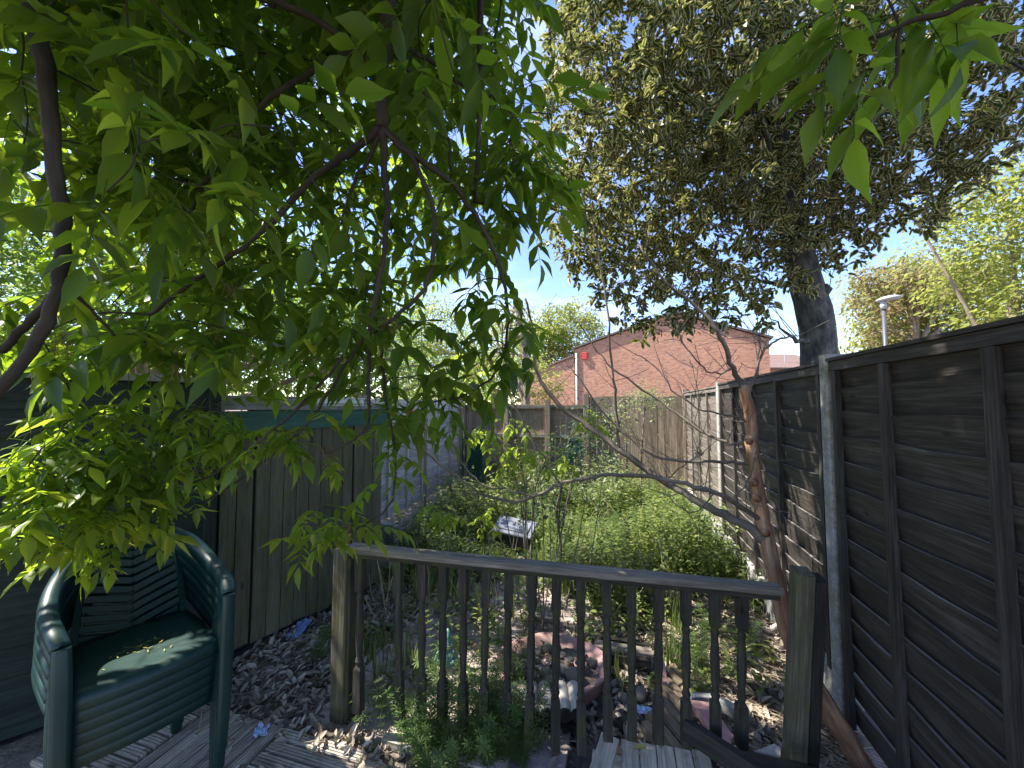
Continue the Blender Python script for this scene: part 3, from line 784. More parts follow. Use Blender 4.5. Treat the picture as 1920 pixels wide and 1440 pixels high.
# ------------------------------------------------------------------ decking
TS = 0.47
TO = Vector((-1.12, 2.0, 0.0))
def deck_tile(o, along, label, nsl=7):
    t = thing('deck_tile', label, 'deck tile', o + E1 * TS / 2 - E2 * TS / 2 + UP * -0.03, 'square wooden deck tiles')
    p = TS / nsl
    for k in range(nsl):
        if along == 'x': oo, ax = o - E2 * (p * (k + 1)), (E1, E2, UP)
        else: oo, ax = o + E1 * (p * k) - E2 * TS, (E2, E1, UP)
        dz = R.uniform(-0.003, 0.003)
        mb = MB()
        w = p - 0.012; mb.box(oo, ax, 0.006, TS - 0.006, 0.004, w + 0.004, -0.024 + dz, -0.005 + dz, n=6, wob=0.001)
        nr = 4
        for q_ in range(nr):                                   # ridges of the grooved board
            y0 = 0.004 + w * q_ / nr
            mb.box(oo, ax, 0.006 + R.uniform(0, 0.006), TS - 0.006 - R.uniform(0, 0.006), y0 + 0.0015, y0 + w / nr - 0.0035, -0.0048 + dz, 0.0012 + dz, n=6, wob=0.0008)
        mb.build('slat', 'deck', t)
    for k in (0.06, TS - 0.10):
        if along == 'x': MB().box(o + E1 * k - E2 * TS, (E2, E1, UP), 0.004, TS - 0.004, 0, 0.04, -0.046, -0.0285).build('bearer', 'deck', t)
        else: MB().box(o - E2 * (TS - k), (E1, E2, UP), 0.004, TS - 0.004, 0, 0.04, -0.046, -0.0285).build('bearer', 'deck', t)
deck_tile(TO, 'x', 'grooved deck tile with crosswise slats at the foot of the left newel')
deck_tile(TO - E1 * (TS + 0.008), 'y', 'grooved deck tile with lengthwise slats under the blue wrapper')
deck_tile(TO - E1 * (2 * TS + 0.016), 'x', 'grooved deck tile under the stacked green chairs')
deck_tile(TO - E2 * (TS + 0.01), 'y', 'grooved deck tile cut by the lower edge of the photo')
deck_tile(TO - E2 * (TS + 0.01) - E1 * (TS + 0.008), 'x', 'grooved deck tile in front of the stacked green chairs')
ed = TO + E1 * (TS + 0.012)
MB2 = MB().box(ed - E2 * 0.95, (E2, E1, UP), 0, 0.92, 0.0, 0.085, -0.03, 0.004, n=8, wob=0.002)
tag(MB2.build('edge_board', 'deck'), 'weathered plank edging the right side of the deck tiles', 'plank')
sl = gp(700, 1352, -0.04)
tag(MB().box(Vector((-0.62, 1.98, -0.05)), (E1, E2, UP), 0, 0.62, -0.04, 0.04, 0, 0.035, n=6, wob=0.002).build('ground_beam', 'deck'), 'grey timber beam lying under the left balusters', 'beam')
tag(MB().box(Vector((-0.36, 1.83, -0.055)), (E1, E2, UP), 0, 0.34, -0.045, 0.035, 0, 0.03, n=6, wob=0.002).build('ground_beam', 'deck'), 'second grey timber hidden in the cleavers under the railing', 'beam')

step = thing('boardwalk', 'short run of silvered deck boards under the right balusters', 'decking', gp(1250, 1440, -0.03))
edges = [(1165, 1197), (1198.5, 1228), (1230, 1262), (1264, 1295), (1297, 1328)]
for (a, b_) in edges:
    p0, p1 = gp(a, 1384 + (a - 1165) * 0.14, 0.01), gp(b_, 1384 + (b_ - 1165) * 0.14, 0.01)
    w = (p1 - p0).length
    MB().box(p0 - E2 * 0.75, (E2, E1, UP), 0.0, 0.75 + R.uniform(-0.01, 0.012), 0, w, -0.024 + R.uniform(-0.002, 0.002), 0.0, n=8, wob=0.0018, bev=0.003).build('plank', 'deck', step)
pp = gp(1160, 1412, -0.03)
MB().box(pp - E2 * 0.02, (E1, E2, UP), -0.12, 0.62, -0.03, 0.03, -0.05, -0.0175, n=5, wob=0.002).build('joist', 'deck', step)
MB().box(pp - E2 * 0.42, (E1, E2, UP), -0.12, 0.62, -0.03, 0.03, -0.05, -0.0175, n=5, wob=0.002).build('joist', 'deck', step)
a, b_ = gp(1128, 1372, 0.045), gp(1105, 1440, 0.03)
dx_ = (a - b_).normalized(); dyv = UP.cross(dx_).normalized() * -1
tag(MB().box(b_ - dx_ * 0.3, (dx_, dyv, dx_.cross(dyv) * (1 if dx_.cross(dyv).z > 0 else -1)), 0, 0.3 + (a - b_).length, 0, 0.085, -0.022, 0, n=8, wob=0.002, bev=0.003).build('loose_plank', 'deck'), 'loose silvered plank lying askew beside the boardwalk', 'plank')
a, b_ = at(1284, 1366, 1.78), at(1395, 1440, 1.62)
dx_ = (b_ - a).normalized(); dyv = Vector((dx_.y, -dx_.x, 0)).normalized(); dzv = dx_.cross(dyv); dzv = dzv if dzv.z > 0 else -dzv
tag(MB().box(a, (dx_, dyv, dzv), 0, 0.7, -0.02, 0.02, -0.04, 0.045, n=8, wob=0.002, bev=0.004).build('fallen_beam', 'dark_plank'), 'dark wet beam slanting across the boardwalk', 'beam')
a, b_ = gp(1388, 1412, 0.03), gp(1560, 1452, 0.02)
dx_ = (b_ - a).normalized(); dyv = Vector((-dx_.y, dx_.x, 0)).normalized()
tag(MB().box(a, (dx_, dyv, UP), 0, 0.62, -0.30, -0.005, -0.03, 0.02, n=8, wob=0.003, bev=0.004).build('step_board', 'rail_wood'), 'rotting board at the foot of the leaning newel post', 'plank')

# ------------------------------------------------------------------ planter, stones, edging and clutter
PC = Vector((0.235, 2.40, -0.09))
pl = thing('round_planter', 'faded pink round planter filled with stones behind the railing', 'planter', PC)
prof = [(0.275, 0.0), (0.30, 0.03), (0.315, 0.11), (0.335, 0.125), (0.34, 0.138), (0.332, 0.146), (0.306, 0.138), (0.268, 0.108), (0.250, 0.085), (0.20, 0.062), (0.0, 0.058)]
mb = MB(); mb.lathe(prof, PC, 40)
for i, v in enumerate(mb.V):
    th = math.atan2(v.y - PC.y, v.x - PC.x)
    mb.V[i] = Vector((PC.x + (v.x - PC.x) * (1 + 0.03 * math.sin(3 * th + 1)), PC.y + (v.y - PC.y) * (0.86 + 0.03 * math.sin(2 * th)), v.z + 0.006 * math.sin(5 * th)))
mb.build('bowl', 'pink', pl, smooth=True)
mb = MB(); mb.lathe([(0.268, 0.098), (0.2, 0.108), (0.1, 0.102), (0.0, 0.110)], PC, 28)
for i, v in enumerate(mb.V): mb.V[i] = Vector((v.x, PC.y + (v.y - PC.y) * 0.86, v.z + R.uniform(-.008, .008)))
mb.build('soil_fill', 'soil', pl, smooth=True)
ico = None
def stone_mesh(seed):
    q = random.Random(seed); import bmesh
    bm = bmesh.new(); bmesh.ops.create_icosphere(bm, subdivisions=2, radius=1.0)
    a, b, c = q.uniform(0, 6), q.uniform(0, 6), q.uniform(0, 6)
    for v in bm.verts:
        n_ = v.co.copy(); v.co *= 1 + 0.14 * math.sin(2 * n_.x + a) + 0.13 * math.sin(3 * n_.y + b) + 0.10 * math.sin(2.5 * n_.z + c) + 0.05 * math.sin(6 * n_.x + 5 * n_.y + c)
    me = bpy.data.meshes.new('stone'); bm.to_mesh(me); bm.free(); me.shade_smooth(); return me
SM = [stone_mesh(i) for i in range(6)]
for i, m_ in enumerate(SM): m_.materials.append(M['stone'] if i != 4 else M['stone_pale'])
def stone(px, py, z, size, flat=0.7, label=None, group=None, k=None, mat=None):
    me = SM[R.randrange(4) if k is None else k]
    p = gp(px, py, z)
    o = link_mesh('stone', me); o.location = p
    o.rotation_euler = (R.uniform(-.2, .2), R.uniform(-.2, .2), R.uniform(0, 6.28)); o.scale = (size, size * R.uniform(0.75, 0.95), size * flat)
    tag(o, label, 'stone', group); return o
GRP = 'rounded stones in the pink planter'
stone(1078, 1268, 0.06, 0.058, 0.85, 'largest smooth grey stone in the pink planter beside the pipe ring', GRP)
stone(1058, 1258, 0.05, 0.036, 0.9, 'round grey stone touching the largest stone in the pink planter', GRP)
for (x, y, s) in ((1027, 1217, .032), (1054, 1228, .026), (985, 1225, .034), (1005, 1240, .030), (1020, 1262, .034), (975, 1250, .036), (990, 1265, .030), (1035, 1245, .022), (1050, 1280, .032), (960, 1262, .030), (1005, 1222, .030), (1110, 1242, .03), (1063, 1288, .028), (1000, 1282, .032), (972, 1232, .027), (1030, 1275, .03), (1045, 1215, .024), (1012, 1252, .028), (985, 1243, .024), (1090, 1225, .022), (1067, 1240, .024), (950, 1248, .026)):
    stone(x, y, 0.032, s * R.uniform(0.9, 1.5), R.uniform(0.5, 0.85), 'small rounded stone lying in the pink planter', GRP)
pr = gp(1088, 1249, 0.045)
tag(MB().lathe([(0.030, -0.05), (0.036, 0.012), (0.039, 0.016), (0.034, 0.018), (0.026, -0.045)], pr, 20).build('pipe_ring', 'pink', smooth=True), 'short pink pot neck standing among the planter stones', 'pot')
# broken pink pieces
def shard(name, label, pts, z, th, mat='pink', tilt=0.0):
    ps = [gp(x, y, z) for (x, y) in pts]; n = len(ps); c = sum(ps, Vector()) / n
    V = [p + UP * (tilt * (p.y - c.y)) for p in ps] + [p + UP * (tilt * (p.y - c.y) - th) for p in ps]
    F = [tuple(range(n)), tuple(reversed(range(n, 2 * n)))] + [(i, i + n, (i + 1) % n + n, (i + 1) % n) for i in range(n)]
    o = MB().add(V, F).build(name, mat, bevel=0.004); return tag(o, label, 'fragment')
shard('planter_shard', 'broken pink planter shard leaning by the log edging', [(1222, 1300), (1230, 1285), (1241, 1262), (1246, 1253), (1252, 1278), (1247, 1290)], -0.02, 0.03, tilt=0.5)
shard('planter_shard', 'large broken pink slab in front of the curved grey edging', [(1292, 1318), (1330, 1322), (1350, 1345), (1376, 1375), (1372, 1388), (1354, 1398), (1335, 1372), (1310, 1340)], -0.015, 0.035, tilt=0.15)
shard('stone_flag', 'pale broken flagstone beside the leaning newel post', [(1415, 1407), (1452, 1393), (1466, 1402), (1464, 1420)], -0.02, 0.03, 'stone_pale')
rc = gp(1345, 1372, -0.06)
arc = [rc + Vector((0.17 * math.cos(a), 0.17 * math.sin(a), 0.03)) for a in np.linspace(2.4, 0.1, 14)]
tag(MB().sweep(arc, [(-0.022, -0.03), (0.022, -0.03), (0.018, 0.03), (-0.018, 0.03)]).build('curved_edging', 'concrete', smooth=False, bevel=0.005), 'curved grey concrete edging piece behind the pink slab', 'edging')
# dark timber crate
bc = gp(1168, 1262, -0.09)
cr = thing('crate', 'low dark timber box half buried behind the planter', 'box', bc)
for (o_, ax, ln_) in ((bc - E1 * 0.17, E1, 0.34), (bc - E1 * 0.17 + E2 * 0.16, E1, 0.34)):
    MB().box(o_, (ax, E2, UP), 0, ln_, 0, 0.03, 0, 0.10, n=4, wob=0.002).build('side_board', 'dark_plank', cr)
for s in (-0.17, 0.14):
    MB().box(bc + E1 * s + E2 * 0.0305, (E2, E1, UP), 0, 0.129, 0, 0.03, 0, 0.098, n=3, wob=0.001).build('side_board', 'dark_plank', cr)
MB().box(bc - E1 * 0.18 + E2 * 0.03, (E1, E2, UP), 0, 0.36, 0, 0.075, 0.102, 0.118, n=4, wob=0.002).build('lid_board', 'fence_grey', cr)
# log edging whose cut ends face the step
le = thing('log_edging', 'bleached half logs with dark cut ends in front of the pink planter', 'edging', gp(1010, 1340, -0.05))
for k, px in enumerate((936, 957, 979, 1001, 1025, 1059, 1084)):
    e = gp(px, 1334, 0.055); d = Vector((e.x * 0.02, 1, 0.10)).normalized()
    rr = R.uniform(0.030, 0.038)
    MB().tube([e - UP * rr * 0.6 + d * 0.01, e - UP * rr * 0.6 + d * 0.09, e - UP * rr * 0.6 + d * 0.18], [rr, rr * 1.02, rr * 0.97], 12).build('log', 'log_top', le, smooth=True)
    MB().tube([e - UP * rr * 0.6 - d * 0.004, e - UP * rr * 0.6 + d * 0.0095], rr * 0.97, 12).build('log_end', 'log_end', le)
    MB().tube([e + Vector((0, 0.03, -0.075)), e + Vector((0, 0.03, -0.28))], [rr, rr], 10).build('stake', 'log_end', le)
lr = thing('log_roll', 'collapsed roll of tan edging logs right of the pink planter', 'edging', gp(1260, 1330, -0.09))
A_, B_ = gp(1262, 1252, -0.05), gp(1212, 1362, -0.03)
for k in range(8):
    f = k / 7; s0 = A_.lerp(B_, f) + Vector((R.uniform(-.01, .01), 0, 0))
    d = Vector((0.30, -0.95, -0.05)).normalized(); ln_ = 0.20 + 0.05 * f; rr = 0.030 + 0.004 * f
    MB().tube([s0, s0 + d * ln_ * 0.5, s0 + d * ln_], [rr, rr * 1.03, rr * 0.97], 12).build('log', 'log_tan', lr, smooth=False, bevel=0.004)
stone(1304, 1248, -0.05, 0.034, 0.9, 'small dark brown stone behind the log roll', k=1)
stone(1198, 1300, -0.05, 0.045, 0.7, 'mid grey stone among dry leaves left of the log roll', k=2)
stone(1170, 1310, -0.06, 0.035, 0.7, 'small grey stone beside the planter wall', k=3)
stone(853, 1240, -0.03, 0.035, 0.6, 'pale pitted stone at the foot of the teal ornament', k=4)
stone(800, 1228, -0.06, 0.022, 0.8, 'small white pebble left of the teal ornament', k=4)
stone(806, 1092, -0.05, 0.04, 0.8, 'pale green tinged stone among weeds behind the railing', k=4)
# cut log slices under the boardwalk
for i, (px, py, lab) in enumerate(((1133, 1340, 'dark cut log round next to the planter base'), (1162, 1352, 'dark cut log round beside the boardwalk end'))):
    p = gp(px, py, -0.06)
    t_ = thing('log_round', lab, 'log', p - UP * 0.1)
    MB().tube([p - UP * 0.12, p, p + UP * 0.02], [0.05, 0.052, 0.047], 14).build('bark', 'log_end', t_, smooth=True)
    MB().tube([p + UP * 0.0205, p + UP * 0.024], [0.044, 0.042], 14).build('cut_face', 'dark_plank', t_)
# teal garden ornament
og = gp(838, 1262, -0.07)
orn = thing('garden_ornament', 'small weathered figure with a teal hat and cream base behind the balusters', 'ornament', og)
MB().lathe([(0.0, 0.0), (0.062, 0.0), (0.066, 0.012), (0.062, 0.035), (0.054, 0.06), (0.0, 0.062)], og, 16).build('base', 'cream', orn, smooth=True)
MB().lathe([(0.052, 0.0605), (0.058, 0.085), (0.050, 0.12), (0.036, 0.150), (0.0, 0.152)], og, 16).build('body', 'teal', orn, smooth=True)
MB().lathe([(0.0, 0.148), (0.026, 0.150), (0.031, 0.168), (0.026, 0.188), (0.0, 0.196)], og, 14).build('head', 'cream', orn, smooth=True)
MB().lathe([(0.040, 0.180), (0.038, 0.186), (0.030, 0.215), (0.018, 0.245), (0.004, 0.268), (0.0, 0.269)], og + Vector((0.003, 0, 0)), 14).build('hat', 'teal', orn, smooth=True)
for s in (-1, 1):
    MB().tube(smooth_path([og + Vector((s * 0.045, -0.005, 0.130)), og + Vector((s * 0.062, -0.025, 0.100)), og + Vector((s * 0.030, -0.056, 0.090))], 3), [0.014] * 4 + [0.012, 0.011, 0.010], 8).build('arm', 'teal', orn, smooth=True)
# upturned tub
tb = Vector((0.02, 4.45, 0.02))
tub = thing('upturned_tub', 'blue grey upturned plastic lid on a black tub in the weeds', 'tub', tb)
tx_ = Vector((0.93, -0.25, -0.12)).normalized(); ty_ = Vector((0.2, 0.93, 0.18)); ty_ = (ty_ - tx_ * ty_.dot(tx_)).normalized(); tz_ = tx_.cross(ty_)
MB().box(tb + UP * 0.02, (tx_, ty_, tz_), -0.19, 0.19, -0.15, 0.15, -0.06, 0.165, n=2, bev=0.02).build('body', 'black_plastic', tub, bevel=0.008)
MB().box(tb + UP * 0.02, (tx_, ty_, tz_), -0.22, 0.22, -0.18, 0.18, 0.168, 0.20, n=2, bev=0.01).build('lid', 'tub_grey', tub, bevel=0.006)
MB().box(tb + UP * 0.02, (tx_, ty_, tz_), -0.17, 0.17, -0.13, 0.13, 0.202, 0.214, n=2, bev=0.005).build('lid_panel', 'tub_grey', tub, bevel=0.004)
ls = gp(720, 1030, -0.07)
tag(MB().box(ls, (UP, E1, (E2 + UP * 0.2).normalized()), 0, 0.28, -0.11, 0.11, 0, 0.035, n=3, wob=0.003, bev=0.006).build('leaning_slab', 'concrete'), 'grey slab leaning in the weeds at the shed corner', 'slab')
# litter: wrapper and film
def crumple(name, label, pts, z, mat, amp=0.006, cat='wrapper'):
    ps = [gp(x, y, z) for x, y in pts]; a, b, c, d = ps; n = 9; V, F = [], []
    for i in range(n):
        for j in range(n):
            u, v = i / (n - 1), j / (n - 1)
            p = a.lerp(b, u).lerp(d.lerp(c, u), v)
            V.append(p + UP * (abs(R.gauss(0, amp)) + 0.004 + 0.008 * math.sin(u * 9 + v * 4) ** 2) + Vector((R.uniform(-amp, amp), R.uniform(-amp, amp), 0)) * 0.5)
    F = [(i * n + j, (i + 1) * n + j, (i + 1) * n + j + 1, i * n + j + 1) for i in range(n - 1) for j in range(n - 1)]
    return tag(MB().add(V, F).build(name, mat, solid=0.0012), label, cat)
w = crumple('crumpled_wrapper', 'crumpled pale blue plastic wrapper lying on the deck tile', [(471, 1388), (498, 1384), (507, 1362), (486, 1360)], 0.004, 'pack')
crumple('plastic_film', 'blue plastic film trapped under the shed wall', [(533, 1200), (556, 1200), (588, 1168), (565, 1165)], -0.06, 'blue_film', 0.012, 'plastic film')
crumple('plastic_film', 'pale plastic scrap beside the log roll', [(1190, 1340), (1220, 1346), (1222, 1332), (1192, 1326)], -0.04, 'pack', 0.006, 'plastic film')

# green lattice panels by the far fence
def lattice(o, ex, w, h, label, legs=True):
    t = thing('lattice_panel', label, 'trellis', o)
    for s in (0, w): MB().box(o + ex * s, (UP, ex, E2), -0.1, h, -0.02, 0.02, -0.02, 0.02, n=1, bev=0.005).build('upright', 'green_metal', t)
    for z in (0.12, h - 0.03): MB().box(o, (ex, E2, UP), 0.021, w - 0.021, -0.014, 0.014, z - 0.018, z + 0.018).build('crossbar', 'green_metal', t)
    zz = 0.16
    while zz < h - 0.15:
        st = min(w - 0.04, h - 0.05 - zz)
        for sgn, dy in ((1, -0.004), (-1, 0.006)):
            a = o + ex * (0.021 if sgn > 0 else w - 0.021) + UP * zz + E2 * dy; d = (ex * sgn + UP).normalized()
            MB().box(a, (d, E2, d.cross(E2)), 0, st * 1.414, -0.004, 0.004, -0.012, 0.012).build('strip', 'green_metal', t)
        zz += 0.10
    MB().box(o, (ex, E2, UP), 0.02, w - 0.02, 0.012, 0.018, 0.14, h - 0.05).build('backing', 'green_metal', t)
    return t
c_ = at(868, 930, 7.35); c_.z = -0.02
lattice(c_, E1, 0.38, 1.02, 'dark green lattice panel against the left end of the far fence')
c_ = at(1066, 930, 7.1); c_.z = 0.0
lattice(c_, E1, 0.22, 0.98, 'narrow dark green lattice panel before the far fence')

# red and black cloths on the pale fence
def cloth(name, label, px, py, Y, w, h, mats):
    c = at(px, py, Y); t = thing(name, label, 'cloth', c)
    for (m_, z0, z1) in mats:
        n = 7; V, F = [], []
        for i in range(n):
            for j in range(n):
                u, v = i / (n - 1) - 0.5, z0 + (z1 - z0) * j / (n - 1)
                ww = w * math.sin(math.pi * min(0.97, max(0.06, v))) ** 0.6
                V.append(c + Vector((u * ww + (v - .5) * w * 0.5, -0.02 * math.cos(u * 5) + R.uniform(-.003, .003), (v - 0.5) * h)))
        F = [(i * n + j, (i + 1) * n + j, (i + 1) * n + j + 1, i * n + j + 1) for i in range(n - 1) for j in range(n - 1)]
        MB().add(V, F).build('cloth', m_, t, smooth=True, solid=0.012)
cloth('hanging_cloth', 'red and black cloth item hanging before the pale fence', 766, 788, 3.9, 0.095, 0.22, [('black_cloth', 0.0, 0.6), ('red', 0.6, 1.0)])
cloth('hanging_cloth', 'crimson cloth item hanging lower before the pale fence', 786, 808, 3.95, 0.085, 0.17, [('crimson', 0.0, 1.0)])

# ------------------------------------------------------------------ stacked plastic armchairs
def make_chair():
    root = empty('plastic_armchair')
    half = [(-0.262, 0.225, 0.605), (-0.278, 0.16, 0.64), (-0.287, 0.04, 0.655), (-0.283, -0.08, 0.675), (-0.262, -0.18, 0.72), (-0.21, -0.245, 0.785), (-0.12, -0.28, 0.835), (0, -0.29, 0.852)]
    full = half + [(-x, y, z) for (x, y, z) in reversed(half[:-1])]
    pth = smooth_path(full, 4)
    prof = [(-0.032, -0.050), (-0.032, -0.012), (-0.024, 0.004), (0.0, 0.010), (0.022, 0.004), (0.030, -0.014), (0.024, -0.020), (0.0, -0.003), (-0.020, -0.010), (-0.026, -0.020), (-0.026, -0.050)]
    MB().sweep(pth, prof).build('arm_rail', 'chair', root, smooth=True, local=True)
    for s in (-1, 1):
        # front leg: channel that runs up into the arm
        pts = [Vector((s * 0.262, 0.222, 0.600)), Vector((s * 0.258, 0.235, 0.45)), Vector((s * 0.254, 0.245, 0.22)), Vector((s * 0.250, 0.255, 0.0))]
        mb = MB(); n = 8; V, F = [], []
        sec = lambda w, d: [(-w, -d), (-w, d * 0.6), (-w * 0.6, d), (w * 0.6, d), (w, d * 0.6), (w, -d), (w * 0.8, -d), (-w * 0.8, -d)]
        ws = [0.026, 0.029, 0.027, 0.021]; ds = [0.028, 0.031, 0.027, 0.020]
        for p, w_, d_ in zip(pts, ws, ds): V += [p + Vector((a, b, 0)) for a, b in sec(w_, d_)]
        for i in range(3):
            for j in range(n): F.append((i * n + j, i * n + (j + 1) % n, (i + 1) * n + (j + 1) % n, (i + 1) * n + j))
        F += [tuple(reversed(range(n))), tuple(range(3 * n, 4 * n))]
        MB().add(V, F).build('leg', 'chair', root, smooth=True, bevel=0.004, local=True)
        V, F = [], []
        for p, w_, d_ in ((Vector((s * 0.205, -0.21, 0.405)), .026, .03), (Vector((s * 0.215, -0.25, 0.2)), .028, .028), (Vector((s * 0.225, -0.30, 0.0)), .022, .022)):
            V += [p + Vector((a, b, 0)) for a, b in sec(w_, d_)]
        for i in range(2):
            for j in range(n): F.append((i * n + j, i * n + (j + 1) % n, (i + 1) * n + (j + 1) % n, (i + 1) * n + j))
        F += [tuple(reversed(range(n))), tuple(range(2 * n, 3 * n))]
        MB().add(V, F).build('leg', 'chair', root, smooth=True, bevel=0.004, local=True)
        # side web between arm and seat
        V, F = [], []
        top = [Vector((s * 0.258, 0.20, 0.60)), Vector((s * 0.262, 0.15, 0.60)), Vector((s * 0.262, 0.11, 0.60))]
        bot = [Vector((s * 0.232, 0.215, 0.42)), Vector((s * 0.228, 0.17, 0.42)), Vector((s * 0.226, 0.14, 0.42))]
        V = top + bot; F = [(0, 1, 4, 3), (1, 2, 5, 4)]
        MB().add(V, F).build('side_web', 'chair', root, smooth=True, solid=0.006, local=True)
        # stile of the back
        st = [Vector((s * 0.195, -0.195, 0.415)), Vector((s * 0.185, -0.225, 0.55)), Vector((s * 0.165, -0.255, 0.69)), Vector((s * 0.13, -0.270, 0.80))]
        MB().sweep(smooth_path(st, 3), [(-0.012, -0.004), (0.012, -0.004), (0.012, 0.004), (-0.012, 0.004)]).build('stile', 'chair', root, smooth=False, local=True)
        for k in range(9):
            z0 = 0.435 + 0.038 * k
            yb = lambda z: -0.205 - 0.19 * (z - 0.42)
            a = Vector((s * 0.003, yb(z0) - 0.012, z0)); z1 = z0 + 0.055; b = Vector((s * (0.188 - 0.12 * max(0, z1 - 0.55) ** 1.0 * 1.3), yb(z1), z1))
            d = (b - a).normalized(); nn = Vector((0, 1, 0)); up_ = d.cross(nn).normalized(); up_ = up_ if up_.z > 0 else -up_
            MB().box(a, (d, nn, up_), 0, (b - a).length, -0.004, 0.004, -0.014, 0.014, n=1, bev=0.002).build('back_slat', 'chair', root, local=True)
    # seat with rolled front lip
    nx_, ny_ = 13, 14; V, F = [], []
    for j in range(ny_):
        v = j / (ny_ - 1)
        for i in range(nx_):
            u = i / (nx_ - 1) * 2 - 1
            wd = 0.205 + 0.03 * min(1, v * 1.3)
            y = -0.21 + 0.45 * min(v, 0.86) / 0.86
            z = 0.418 - 0.012 * (1 - u * u) * math.sin(math.pi * min(1, v)) + 0.012 * (1 - v)
            if v > 0.86: k = (v - 0.86) / 0.14; z -= 0.055 * k; y += 0.010 * math.sin(k * math.pi / 2) * 1.2
            y -= 0.022 * u * u * (v > 0.5) * min(1, (v - 0.5) * 2)
            V.append((u * wd, y, z))
    F = [(j * nx_ + i, j * nx_ + i + 1, (j + 1) * nx_ + i + 1, (j + 1) * nx_ + i) for j in range(ny_ - 1) for i in range(nx_ - 1)]
    MB().add(V, F).build('seat', 'chair', root, smooth=True, solid=0.006, local=True)
    V = []
    for sx in (-1, 1):
        V = [(sx * 0.207, -0.20, 0.428), (sx * 0.236, 0.0, 0.418), (sx * 0.234, 0.21, 0.412), (sx * 0.207, -0.20, 0.39), (sx * 0.24, 0.0, 0.375), (sx * 0.24, 0.215, 0.36)]
        MB().add(V, [(0, 1, 4, 3), (1, 2, 5, 4)]).build('seat_flange', 'chair', root, smooth=True, solid=0.005, local=True)
    return root
CF = Vector((0.80, -0.60, 0)).normalized()
cc = Vector((-1.39, 1.53, 0)) - CF * 0.20
chair0 = make_chair()
names = ['topmost green plastic armchair of the stack with debris on its seat', 'second green plastic armchair from the top of the stack', 'third green plastic armchair from the top of the stack', 'fourth green plastic armchair from the top of the stack', 'fifth green plastic armchair from the top of the stack', 'bottom green plastic armchair of the stack standing on the deck']
ang = math.atan2(CF.y, CF.x) - math.pi / 2
ZS = 0.043
for i in range(6):
    c = chair0 if i == 0 else copy_tree(chair0)
    lift = (5 - i) * ZS
    c.location = cc + CF * (0.011 * (5 - i)) + UP * (0.004 + lift)
    c.scale = (0.88, 0.88, 0.96)
    c.rotation_euler = (0, 0, ang + R.uniform(-0.012, 0.012))
    tag(c, names[i], 'chair', 'stacked green plastic armchairs')
seat_c = cc + CF * 0.06 + UP * (0.004 + 5 * ZS + 0.402)

# ------------------------------------------------------------------ brick house beyond the fence
hp0, hp1 = Vector((3.9, 23.8, 0)), Vector((13.4, 19.9, 0))
hu = (hp1 - hp0).normalized(); hn = Vector((hu.y, -hu.x, 0)); hn = hn if hn.y < 0 else -hn
HW = (hp1 - hp0).length
house = thing('brick_house', 'red brick house gable with a low roof beyond the far fence', 'house', hp0)
eL, eR, ap, tA = 5.0, 5.0, 6.75, HW * 0.56
def wall_poly(pts, thick, name, mat, parent, nrm=None, o=None, u=None):
    o = o or hp0; u = u or hu; nrm = nrm or hn
    n = len(pts)
    V = [o + u * a + UP * z for a, z in pts] + [o + u * a + UP * z - nrm * thick for a, z in pts]
    G = [(a, z, 0) for a, z in pts] * 2
    F = [tuple(range(n)), tuple(reversed(range(n, 2 * n)))] + [(i, i + n, (i + 1) % n + n, (i + 1) % n) for i in range(n)]
    return MB().add(V, F, G).build(name, mat, parent)
wall_poly([(0, -0.2), (HW, -0.2), (HW, eR), (tA, ap), (0, eL)], 8.0, 'wall', 'brick', house)
for (a0, z0, a1, z1) in ((-0.15, eL - 0.02, tA, ap + 0.02), (tA, ap + 0.02, HW + 0.15, eR - 0.02)):
    A_ = hp0 + hu * a0 + UP * z0; B_ = hp0 + hu * a1 + UP * z1; d = (B_ - A_).normalized(); up_ = hn.cross(d); up_ = up_ if up_.z > 0 else -up_
    MB().box(A_, (d, -hn, up_), 0, (B_ - A_).length, -0.12, 8.2, 0.03, 0.12, n=1).build('roof', 'roof_tile', house)
    MB().box(A_, (d, -hn, up_), 0, (B_ - A_).length, -0.155, -0.125, 0.02, 0.125, n=1).build('verge_board', 'verge', house)
MB().tube([hp0 + hu * 0.12 + hn * 0.07 + UP * 0.0, hp0 + hu * 0.12 + hn * 0.07 + UP * 4.75], 0.05, 10).build('drainpipe', 'white_paint', house, smooth=True)
MB().box(hp0 + hu * 0.62 + hn * 0.02, (hu, hn, UP), -0.16, 0.16, 0.0, 0.12, 4.35, 4.78, n=1, bev=0.02).build('alarm_box', 'red_box', house)
ann = thing('brick_annex', 'lower red brick wall joined to the left of the brick house', 'house', hp0 - hu * 2.6)
wall_poly([(-3.6, -0.2), (-0.03, -0.2), (-0.03, 4.55), (-3.6, 3.3)], 5.0, 'wall', 'brick', ann)
A_ = hp0 + hu * -3.75 + UP * 3.28; B_ = hp0 - hu * 0.03 + UP * 4.58; d = (B_ - A_).normalized(); up_ = hn.cross(d); up_ = up_ if up_.z > 0 else -up_
MB().box(A_, (d, -hn, up_), 0, (B_ - A_).length, -0.12, 5.1, 0.0, 0.1).build('roof', 'roof_tile', ann)

